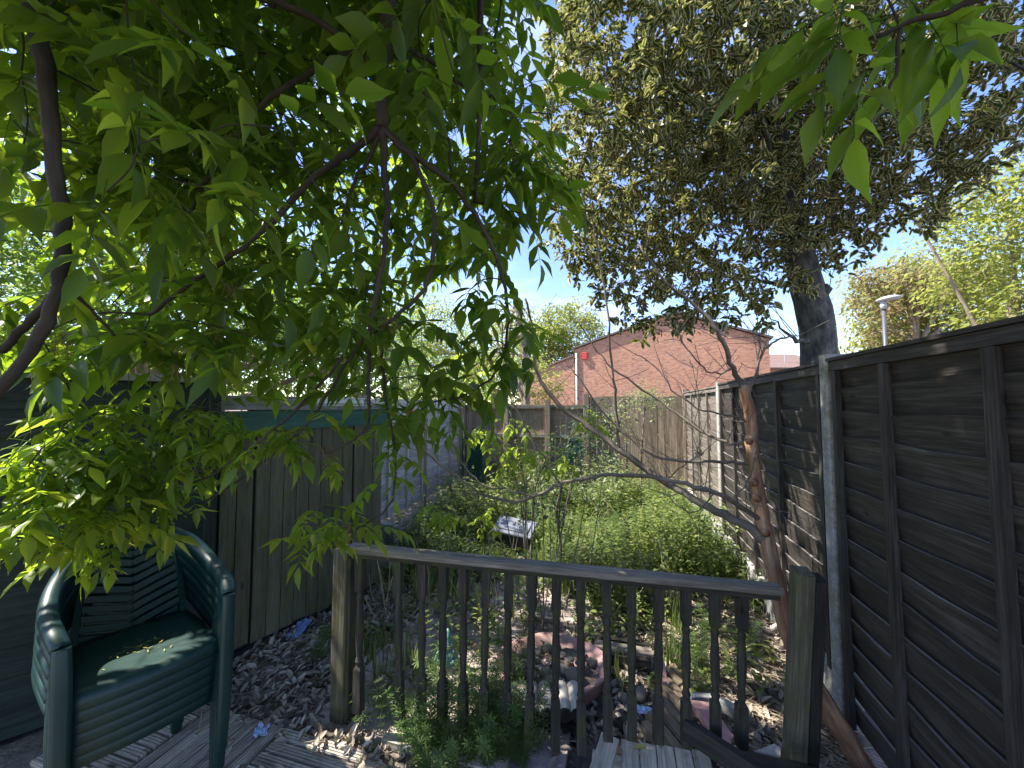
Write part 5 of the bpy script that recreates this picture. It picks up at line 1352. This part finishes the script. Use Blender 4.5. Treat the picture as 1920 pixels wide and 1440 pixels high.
# ------------------------------------------------------------------ crowns built from leaf clumps
def crown_tree(name, label, base, trunk, tr, ells, nclump, per, leaf, mat, tpl=BROAD, bark='bark_pale', limbs=14, cat='tree', clump_r=0.3, keep=None, twr=0.006, extra=None):
    base = Vector(base); t = thing(name, label, cat, base); k = Skeleton(t)
    p = k.limb([base] + [Vector(q) for q in trunk], tr, tr * 0.4, bark, 'trunk', 10); tp = list(k.P)
    for i in range(limbs):
        c, rr = ells[i % len(ells)]
        d = Vector((R.gauss(0, 1), R.gauss(0, 1), R.gauss(0.2, 0.8))).normalized()
        e = Vector(c) + Vector((d.x * rr[0], d.y * rr[1], d.z * rr[2])) * 0.8; s = tp[R.randrange(len(tp) // 3, len(tp))]
        k.limb([s, s.lerp(e, 0.5) + UP * R.uniform(0, .3), e], tr * 0.35, tr * 0.08, bark, 'branch', 6)
    P, D, NN, S = [], [], [], []
    wt = [e[1][0] * e[1][1] * e[1][2] for e in ells]; n = 0; tries = 0
    while n < nclump and tries < nclump * 20:
        tries += 1
        c, rr = R.choices(ells, weights=wt)[0]
        d = Vector((R.gauss(0, 1), R.gauss(0, 1), R.gauss(0, 1))).normalized() * (R.random() ** 0.38)
        q = Vector(c) + Vector((d.x * rr[0], d.y * rr[1], d.z * rr[2]))
        if keep and not keep(q): continue
        if twr: k.twig(q, twr * 0.5, 0.03)
        n += 1; cr = clump_r * R.uniform(0.6, 1.2)
        for _ in range(per):
            v = Vector((R.gauss(0, 1), R.gauss(0, 1), R.gauss(0, .8))) * cr * 0.5
            P.append(tuple(q + v)); D.append((v.x + R.gauss(0, .1), v.y + R.gauss(0, .1), v.z * 0.5 - cr * R.uniform(0.0, 0.5))); NN.append((R.gauss(0, .45), R.gauss(0, .45), 1)); S.append(leaf * R.uniform(0.65, 1.25))
    scatter('crown', tpl, P, np.array(D) + 1e-4, np.array(NN), np.array(S), mat, t, 'stuff')
    if twr: k.finish(bark)
    return t
# right: yellow green tree, copper tinted tree
crown_tree('broadleaf_tree', 'sunlit yellow green tree filling the right edge above the fence', (10.8, 8.0, -0.1), [(10.7, 8.0, 2.0), (10.5, 8.0, 3.8)], 0.2,
           [((11.6, 8.0, 5.0), (2.3, 1.8, 2.3)), ((10.4, 7.6, 3.2), (1.3, 1.1, 0.8)), ((9.6, 8.2, 6.1), (0.9, 0.8, 0.45))], 430, 32, 0.13, 'leaf_yellow', clump_r=0.42, twr=0.012, limbs=5)
crown_tree('cherry_tree', 'copper tinted tree with forked trunk behind the street lamp', (16.6, 15.5, -0.1), [(16.5, 15.5, 2.6), (16.3, 15.5, 4.2)], 0.30,
           [((15.9, 15.6, 6.3), (2.0, 1.6, 1.3)), ((18.2, 15.8, 6.3), (2.0, 1.6, 1.3)), ((15.0, 15.3, 4.4), (1.0, 1.0, 1.2))], 210, 30, 0.19, 'leaf_copper', clump_r=0.6, twr=0.02)
crown_tree('broadleaf_tree', 'pale green tree spreading behind the copper tinted tree', (19.5, 17.5, -0.1), [(19.4, 17.5, 2.6), (19.2, 17.5, 4.2)], 0.3,
           [((18.9, 17.5, 6.0), (3.2, 2.2, 2.4)), ((16.9, 17.0, 3.8), (2.2, 1.5, 1.4))], 420, 30, 0.21, 'leaf_yellow', clump_r=0.6, twr=0.02)
# behind the far fence and left fence
crown_tree('broadleaf_tree', 'light green tree with bare pale trunk behind the far fence', (0.42, 10.5, -0.1), [(0.40, 10.5, 1.5), (0.34, 10.5, 3.2), (0.05, 10.5, 4.6)], 0.14,
           [((0.0, 11.0, 3.9), (1.0, 0.9, 0.8)), ((-0.5, 11.2, 2.5), (0.8, 0.7, 0.9))], 120, 26, 0.085, 'leaf_yellow', clump_r=0.34, twr=0.007)
crown_tree('broadleaf_tree', 'yellow green tree showing over the roof of the brick annex', (4.2, 31.0, -0.1), [(4.2, 31.0, 3.0), (4.3, 31.0, 6.0)], 0.3,
           [((4.6, 31.0, 7.2), (3.0, 2.0, 2.9)), ((2.0, 31.5, 5.5), (2.2, 1.6, 2.6))], 330, 32, 0.28, 'leaf_yellow', clump_r=0.8, twr=0.02)
crown_tree('willow_tree', 'pale willow like tree far behind the pale fence', (-1.6, 15.5, -0.1), [(-1.6, 15.5, 2), (-1.7, 15.5, 3.6)], 0.22,
           [((-1.8, 15.5, 3.4), (2.0, 1.4, 2.2)), ((-3.9, 15, 3.6), (2.0, 1.4, 2.6))], 300, 34, 0.16, 'leaf_back', NARROW, clump_r=0.6, twr=0.012)
crown_tree('broadleaf_tree', 'green tree behind the pale lap fence on the left', (-2.9, 7.2, -0.1), [(-2.9, 7.2, 1.4), (-3.0, 7.2, 2.8)], 0.16,
           [((-2.9, 7.2, 2.6), (1.3, 1.3, 1.2)), ((-1.9, 8.6, 2.0), (0.9, 1.0, 0.8)), ((-3.6, 6.0, 2.9), (1.4, 1.4, 1.2))], 460, 30, 0.08, 'leaf_back', clump_r=0.32, twr=0.007)
crown_tree('broadleaf_tree', 'leafy green tree rising behind the sheds on the left', (-4.3, 4.6, -0.1), [(-4.3, 4.6, 1.5), (-4.2, 4.5, 3.2)], 0.2,
           [((-4.2, 4.4, 3.2), (1.8, 1.3, 1.6)), ((-2.9, 4.7, 2.35), (1.1, 0.8, 0.75)), ((-5.6, 2.9, 3.2), (1.6, 1.4, 1.7)), ((-6.6, 4.8, 2.6), (1.9, 1.2, 1.7)), ((-2.5, 5.4, 2.15), (1.2, 0.7, 0.75)), ((-3.9, 6.2, 2.5), (1.6, 0.9, 1.0))], 980, 30, 0.085, 'leaf_back', clump_r=0.36, twr=0.008)
crown_tree('broadleaf_tree', 'pale hazy green tree far behind the far fence left of the bare trunk', (-0.6, 13.0, -0.1), [(-0.6, 13.0, 1.6), (-0.7, 13.0, 3.0)], 0.15,
           [((-1.0, 13.0, 2.9), (1.5, 1.0, 1.5)), ((0.6, 13.4, 2.4), (1.1, 0.8, 1.0)), ((-2.9, 12.5, 3.4), (1.6, 1.2, 2.0))], 420, 30, 0.11, 'leaf_yellow', clump_r=0.42, twr=0.008)
crown_tree('holly_bush', 'pale variegated shrub in front of the far right fence corner', (1.98, 6.0, -0.08), [(2.0, 6.0, 0.7), (2.05, 6.0, 1.4)], 0.02,
           [((2.05, 6.0, 1.65), (0.42, 0.3, 0.3)), ((1.6, 6.0, 1.25), (0.4, 0.25, 0.28))], 62, 14, 0.05, 'leaf_pale', clump_r=0.16, bark='bark_grey', limbs=6, cat='shrub', twr=0.003)
crown_tree('evergreen_shrub', 'twiggy dark leaved shrub standing in the middle of the weeds', (0.42, 3.55, -0.08), [(0.44, 3.55, 0.3), (0.42, 3.6, 0.7), (0.6, 3.6, 1.1)], 0.016,
           [((0.55, 3.6, 1.05), (0.40, 0.28, 0.36)), ((0.75, 3.7, 1.35), (0.28, 0.2, 0.3)), ((0.3, 3.5, 0.65), (0.25, 0.2, 0.2))], 95, 12, 0.042, 'leaf_dark', clump_r=0.13, bark='bark_grey', limbs=7, cat='shrub', twr=0.003)

crown_tree('weedy_bush', 'small leafy bush among the weeds left of the upturned tub', (-0.62, 4.7, -0.08), [(-0.62, 4.7, 0.2), (-0.6, 4.7, 0.45)], 0.012,
           [((-0.6, 4.7, 0.40), (0.42, 0.35, 0.28)), ((-0.2, 5.2, 0.5), (0.35, 0.3, 0.25))], 90, 14, 0.06, 'weed_bright', clump_r=0.15, bark='bark_grey', limbs=5, cat='bush', twr=0.003)
crown_tree('weedy_bush', 'leafy green bush against the foot of the right fence', (1.95, 4.0, -0.08), [(1.92, 4.0, 0.2), (1.9, 4.0, 0.5)], 0.012,
           [((1.85, 4.0, 0.42), (0.36, 0.45, 0.36)), ((1.6, 3.6, 0.25), (0.3, 0.3, 0.2))], 90, 14, 0.05, 'weed', clump_r=0.14, bark='bark_grey', limbs=5, cat='bush', twr=0.003)
crown_tree('weedy_bush', 'pale green bush in the sunny weeds before the far fence', (1.35, 5.6, -0.08), [(1.35, 5.6, 0.3), (1.3, 5.6, 0.6)], 0.012,
           [((1.3, 5.6, 0.55), (0.45, 0.35, 0.32)), ((0.6, 5.9, 0.5), (0.4, 0.3, 0.25))], 90, 14, 0.06, 'leaf_pale', clump_r=0.16, bark='bark_grey', limbs=5, cat='bush', twr=0.003)

# young elder saplings: each leaf its own part
ELD = variants(900, 0.10, 2, 0.062, 0.35, BROAD, 1)
eld_me = [np_mesh('leaf', *v[1], 'leaf_elder') for v in ELD]
def sapling(label, base, stems, leaves, sc_=1.0):
    base = Vector(base); t = thing('elder_sapling', label, 'sapling', base, 'yellow green saplings among the weeds'); k = Skeleton(t)
    for s in stems: k.limb([base + Vector((R.uniform(-.02, .02), R.uniform(-.02, .02), 0))] + [at(*q) for q in s], 0.007 * sc_, 0.003, 'bark_grey', 'stem', 6, 4, 0.004)
    for (x, y, d, n) in leaves:
        c = at(x, y, d); k.twig(c, 0.0016, 0.03)
        y0 = R.uniform(0, 6.28)
        for i in range(n):
            o = link_mesh('leaf', eld_me[R.choices(range(7), weights=[3, 3, 2, 2, 1, 1, .5])[0]], t)
            P = c + Vector((R.gauss(0, .01), R.gauss(0, .01), R.gauss(0, .012)))
            o.matrix_local = Matrix.Translation(P - base) @ Matrix.Rotation(y0 + i * 6.283 / n + R.uniform(-.4, .4), 4, 'Z') @ Matrix.Rotation(R.uniform(-.3, .3), 4, 'X') @ Matrix.Scale(R.uniform(0.8, 1.2) * sc_, 4)
    k.finish('bark_grey')
sapling('yellow green elder sapling with several stems in the middle of the garden', (0.14, 3.25, -0.09), [[(985, 950, 3.25), (975, 850, 3.25), (955, 770, 3.25)], [(975, 930, 3.2), (940, 840, 3.2), (915, 790, 3.2)], [(1000, 940, 3.3), (1030, 860, 3.3), (1090, 800, 3.3)]],
        [(905, 800, 3.2, 4), (915, 820, 3.2, 4), (930, 845, 3.2, 4), (950, 790, 3.25, 3), (985, 795, 3.25, 3), (960, 840, 3.25, 5), (985, 840, 3.25, 5), (1000, 850, 3.3, 5), (1020, 860, 3.3, 4), (1045, 865, 3.3, 4), (1065, 870, 3.3, 4), (1055, 850, 3.3, 4), (940, 870, 3.2, 4), (890, 815, 3.2, 3), (1030, 885, 3.3, 3), (970, 865, 3.2, 4), (1105, 775, 3.3, 4), (1115, 790, 3.3, 4)], 1.15)
sapling('low yellow green elder seedling left of the upturned tub', (-0.45, 3.6, -0.08), [[(835, 1000, 3.6), (828, 965, 3.6)]], [(825, 955, 3.6, 4), (810, 950, 3.6, 4), (845, 960, 3.6, 4), (830, 975, 3.6, 3)], 1.2)
sapling('yellow green elder seedling in front of the upturned tub', (-0.1, 3.2, -0.08), [[(915, 1010, 3.2), (912, 975, 3.2)]], [(915, 960, 3.2, 4), (900, 975, 3.2, 4), (925, 985, 3.2, 3), (960, 1030, 3.0, 4), (950, 1045, 3.0, 3)], 1.0)
sapling('yellow green elder sprout by the pale fence', (-0.75, 6.2, -0.05), [[(868, 720, 6.2), (868, 700, 6.2)], [(880, 760, 6.2), (895, 720, 6.2)]], [(870, 690, 6.2, 5), (885, 670, 6.2, 5), (900, 710, 6.2, 5), (860, 730, 6.2, 5), (910, 730, 6.2, 5), (890, 740, 6.2, 4), (920, 700, 6.2, 4), (870, 660, 6.2, 4)], 1.9)

# bare stems of the thicket in the middle
th_ = thing('dead_stems', 'thin bare upright stems standing in the weeds behind the railing', 'shrub', (0.22, 3.0, -0.09)); tk = Skeleton(th_)
for (x0, y0, x1, y1, d) in ((1000, 1110, 985, 820, 2.9), (1018, 1100, 1010, 840, 3.0), (1030, 1080, 1075, 880, 3.1), (1048, 1060, 1052, 900, 3.2), (980, 1100, 930, 860, 3.0), (1060, 1080, 1100, 930, 3.2), (1020, 1110, 1000, 900, 2.9), (960, 1080, 985, 930, 3.2), (1090, 1040, 1130, 900, 3.3), (1010, 1090, 1030, 960, 2.8)):
    a, b_ = at(x0, y0, d), at(x1, y1, d); a.z = -0.09
    tk.limb([a, a.lerp(b_, .5) + Vector((R.uniform(-.04, .04), 0, 0)), b_], 0.006, 0.0025, 'bark_grey', 'stem', 5, 4, 0.004)

# ------------------------------------------------------------------ weeds, grass, cleavers, litter
def garden_pt(y0=2.3, y1=7.9):
    while True:
        y = R.uniform(y0, y1) if R.random() < 0.6 else y0 + (y1 - y0) * R.random() ** 1.6
        xl = -1.25 + (y - 3.5) * 0.03 if y > 3.5 else -1.1; xr = P0.x + (y - P0.y) * 0.285 - 0.07
        x = R.uniform(xl, xr)
        q = Vector((x, y, gz(x, y)))
        if (q - corner).dot(E2) > -0.08: continue
        return q
def density(q):
    d = sstep(2.9, 3.9, q.y + 0.25 * math.sin(q.x * 5 + q.y * 3))
    pathd = abs((q - Vector((-0.75, 2.4, 0))).dot(E1)) < 0.5 and q.y < 3.6
    if pathd: d *= 0.35
    if (q.xy - PC.xy).length < 0.36: d = 0
    return max(d, 0.05 + 0.09 * (math.sin(q.x * 7.1) * math.sin(q.y * 6.3) > 0.35))
P, D, NN, S = [], [], [], []; SP_ = []
gP, gD, gN, gS = [], [], [], []
bP, bD, bN, bS = [], [], [], []
cP, cD, cN, cS = [], [], [], []
stems = MB()
n = 0
while n < 5400:
    q = garden_pt()
    dn = density(q)
    if R.random() > dn: continue
    n += 1
    if (q.xy - PC.xy).length < 0.36: continue
    pn_ = math.sin(q.x * 2.3 + 1.7 * math.sin(q.y * 1.1)) * math.sin(q.y * 1.9 + 1.3 * math.sin(q.x * 1.7))
    hgt = R.uniform(0.10, 0.42) * (0.45 + 0.55 * dn) * (1.0 + 0.55 * pn_) * (1.1 if q.x > 0.9 and q.y > 3.6 else 1)
    if R.random() < 0.05: hgt *= 1.7
    bright = pn_ + R.gauss(0, 0.35) > 0.25
    if pn_ < -0.75 and R.random() < 0.5: continue
    kind = R.random()
    lean = Vector((R.uniform(-.35, .35), R.uniform(-.35, .35), 1)).normalized()
    if kind < 0.68:                                     # broad leaved weed
        k = 0.02
        while k < hgt:
            a = R.uniform(0, 6.28)
            for s in (0, 3.1416):
                dd = Vector((math.cos(a + s), math.sin(a + s), R.uniform(-.2, .6)))
                for L_, v_ in zip((P, D, NN, S) if not bright else (bP, bD, bN, bS), (tuple(q + lean * k), tuple(dd), (R.gauss(0, .3), R.gauss(0, .3), 1), R.uniform(0.03, 0.085) * (1.1 - 0.4 * k / hgt))): L_.append(v_)
            k += R.uniform(0.022, 0.045)
    elif kind < 0.90:                                   # whorled cleavers
        k = 0.03
        while k < hgt * 1.2:
            m_ = 6; a = R.uniform(0, 6)
            for i in range(m_):
                cP.append(tuple(q + lean * k)); cD.append((math.cos(a + i * 6.283 / m_), math.sin(a + i * 6.283 / m_), R.uniform(.0, .5))); cN.append((0.01, 0, 1)); cS.append(R.uniform(0.03, 0.055))
            k += R.uniform(0.03, 0.05)
    else:                                               # grass tuft
        for _ in range(R.randint(8, 16)):
            a = R.uniform(0, 6.28); gP.append(tuple(q + Vector((R.gauss(0, .02), R.gauss(0, .02), 0)))); gD.append((math.cos(a) * .45, math.sin(a) * .45, 1.0)); gN.append((math.cos(a) * .8, math.sin(a) * .8, 0.35)); gS.append(R.uniform(0.10, 0.30))
A = lambda x: np.array(x, float)
tag(scatter('weeds', BROAD, P, A(D), A(NN), A(S), 'weed'), 'broad leaved weeds covering the overgrown garden', 'weeds', kind='stuff')
tag(scatter('weeds', BROAD, bP, A(bD), A(bN), A(bS), 'weed_bright'), 'paler yellow green weeds in patches across the garden', 'weeds', kind='stuff')
tag(scatter('goosegrass', NARROW, cP, A(cD), A(cN), A(cS), 'cleaver'), 'whorled goosegrass growing through the overgrown garden', 'weeds', kind='stuff')
tag(scatter('grass', BLADE, gP, A(gD), A(gN), A(gS), 'grass'), 'long tufts of grass in the overgrown garden', 'grass', kind='stuff')
ds = MB()
for _ in range(240):
    q = garden_pt(2.8, 7.6)
    h = R.uniform(0.2, 0.75); v = Vector((R.uniform(-.5, .5), R.uniform(-.4, .4), 1)).normalized()
    ds.tube(smooth_path([q, q + v * h * .5 + Vector((R.uniform(-.03, .03), 0, 0)), q + v * h + Vector((R.uniform(-.1, .1), R.uniform(-.1, .1), -0.03))], 2), R.uniform(0.0015, 0.003), 4, cap=False)
tag(ds.build('dead_stalks', 'straw'), 'pale dead weed stalks standing among the green weeds', 'stalks', kind='stuff')
# tall cleavers clump in front of the balusters
def cleavers(label, regions, nst, base_z, hmin, hmax, dlo, dhi):
    c = gp(*regions[0], base_z); t = thing('cleavers_clump', label, 'plant', c)
    cP, cD, cN, cS = [], [], [], []; st = MB()
    for _ in range(nst):
        x, y = R.choice(regions); q = gp(x + R.uniform(-32, 32), y + R.uniform(-22, 22), base_z)
        h = R.uniform(hmin, hmax); p = q.copy(); v = Vector((R.uniform(-.35, .35), R.uniform(-.3, .3), 1)).normalized(); pts = [p.copy()]
        while (p - q).length < h and len(pts) < 40:
            v = (v + Vector((R.uniform(-.16, .16), R.uniform(-.16, .16), R.uniform(-.10, .06)))).normalized(); p = p + v * R.uniform(0.028, 0.046); pts.append(p.copy())
            m_ = R.randint(6, 8); a = R.uniform(0, 6); X = v.orthogonal().normalized(); Y = v.cross(X)
            sz = R.uniform(0.026, 0.042)
            for i in range(m_):
                th = a + i * 6.283 / m_; dd = X * math.cos(th) + Y * math.sin(th) + v * 0.35
                cP.append(tuple(p)); cD.append(tuple(dd)); cN.append(tuple(v + X * 0.01)); cS.append(sz)
        if len(pts) > 2: st.tube(pts, 0.0011, 3, cap=False)
    scatter('foliage', NARROW, cP, A(cD), A(cN), A(cS), 'cleaver', t, 'stuff')
    o = st.build('stems', 'cleaver', t); o['kind'] = 'stuff'
cleavers('dense green cleavers clump growing through the middle balusters', [(800, 1440), (850, 1450), (900, 1440), (950, 1430), (860, 1400), (910, 1390), (960, 1385), (780, 1400), (985, 1400), (930, 1420)], 125, -0.06, 0.12, 0.34, 0, 0)
cleavers('tall thin cleavers rising beside the pink planter', [(890, 1330), (920, 1320), (960, 1330), (1000, 1330), (850, 1320)], 34, -0.08, 0.25, 0.5, 0, 0)
cleavers('low cleavers tuft at the foot of the left newel', [(720, 1340), (745, 1360), (690, 1350)], 22, -0.03, 0.06, 0.16, 0, 0)
cleavers('small weed sprig beside the shed door', [(600, 1230), (610, 1225)], 10, -0.06, 0.10, 0.20, 0, 0)
cleavers('green weeds along the left balusters behind the railing', [(700, 1200), (740, 1190), (720, 1215)], 26, -0.07, 0.05, 0.14, 0, 0)
cleavers('weed tuft by the right balusters in the dry leaves', [(1300, 1230), (1310, 1200), (1320, 1260)], 30, -0.08, 0.08, 0.22, 0, 0)

# dry leaf litter and stalks
P, D, NN, S = [], [], [], []
n = 0
while n < 15000:
    y = R.uniform(1.55, 4.8); x = R.uniform(-2.0, 2.6)
    if x > P0.x + (y - P0.y) * 0.285 - 0.05: continue
    sp_ = (Vector((x, y, 0)) - SA.xy.to_3d()).dot(sn)
    if sp_ < 0.01 and y > 2.3: continue
    z = gz(x, y) + 0.006
    q = Vector((x, y, 0)) - TO; a_, b_ = q.dot(E1), -q.dot(E2)
    if -2 * TS < a_ < TS + 0.1 and -0.01 < b_ < 2 * TS:
        if R.random() > 0.05 + 0.35 * (b_ < 0.08): continue
        z = 0.006
    q = Vector((x, y, 0)) - po; a_, b_ = q.dot(E1), q.dot(E2)
    if 0 < a_ < 1.3 and 0 < b_ < 2.6:
        if R.random() > 0.16: continue
        z = po.z + 0.035
    if Vector((x - PC.x, y - PC.y)).length < 0.33: continue
    if 0.35 < x < 0.98 and y < 1.85: continue
    P.append((x, y, z + R.uniform(0, 0.016))); a = R.uniform(0, 6.28)
    D.append((math.cos(a), math.sin(a), R.uniform(-.35, .45))); NN.append((R.gauss(0, .5), R.gauss(0, .5), 1)); S.append(R.uniform(0.012, 0.05) if R.random() < 0.65 else R.uniform(0.04, 0.075)); n += 1
for _ in range(70):                                             # leaves in the planter
    a = R.uniform(0, 6.28); r = 0.26 * R.random() ** .5
    P.append((PC.x + r * math.cos(a), PC.y + r * .86 * math.sin(a), PC.z + 0.118 + R.uniform(0, .015))); a = R.uniform(0, 6.28)
    D.append((math.cos(a), math.sin(a), R.uniform(-.2, .3))); NN.append((R.gauss(0, .4), R.gauss(0, .4), 1)); S.append(R.uniform(.025, .05))
tag(scatter('leaf_litter', CURL, P, A(D), A(NN), A(S), 'litter'), 'dry curled brown leaves covering the ground behind the railing', 'leaf litter', kind='stuff')
st = MB()
for _ in range(1100):
    y = R.uniform(1.7, 4.2); x = R.uniform(-1.6, 2.3)
    if R.random() < 0.35: x, y = R.uniform(0.95, 1.75), R.uniform(1.8, 3.0)
    if x > P0.x + (y - P0.y) * 0.285 - 0.08 or Vector((x - PC.x, y - PC.y)).length < 0.36: continue
    if (Vector((x, y, 0)) - SA.xy.to_3d()).dot(sn) < 0.03 and y > 2.3: continue
    q = Vector((x, y, 0)) - TO; z = 0.012 if (-2 * TS < q.dot(E1) < TS + .1 and q.dot(E2) < 0.01) else gz(x, y) + 0.02
    if z > 0 and R.random() < 0.7: continue
    L = R.uniform(0.05, 0.30); a = R.uniform(0, 6.28) if x < 0.9 else R.gauss(-0.7, 0.4)
    v = Vector((math.cos(a), math.sin(a), R.uniform(-.03, .08))); p = Vector((x, y, z))
    pts = smooth_path([p, p + v * L * .5 + Vector((R.uniform(-.02, .02), R.uniform(-.02, .02), R.uniform(.0, .015))), p + v * L], 2)
    st.tube(pts, R.uniform(0.0012, 0.0026), 4, cap=False)
tag(st.build('dry_stalks', 'straw'), 'dry straw coloured stalks strewn over the dead leaves', 'stalks', kind='stuff')
# yellow leaf on the boardwalk and debris on the top chair seat
yl = gp(1185, 1404, 0.016)
tag(scatter('fallen_leaf', CURL, [tuple(yl)], A([(1, -0.35, 0)]), A([(0, 0.1, 1)]), A([0.065]), 'yellow_leaf'), 'single yellow fallen leaf on the boardwalk planks', 'leaf')
P, D, S = [], [], []
for _ in range(46):
    q = seat_c + Vector((R.gauss(0, .055), R.gauss(0, .05), 0.004)); P.append(tuple(q)); a = R.uniform(0, 6.28); D.append((math.cos(a), math.sin(a), 0.05)); S.append(R.uniform(.008, .026))
tag(scatter('seat_debris', NARROW, P, A(D), A([(0, 0.02, 1)] * len(P)), A(S), 'yellow_leaf'), 'yellowish plant debris scattered on the top chair seat', 'debris', kind='stuff')
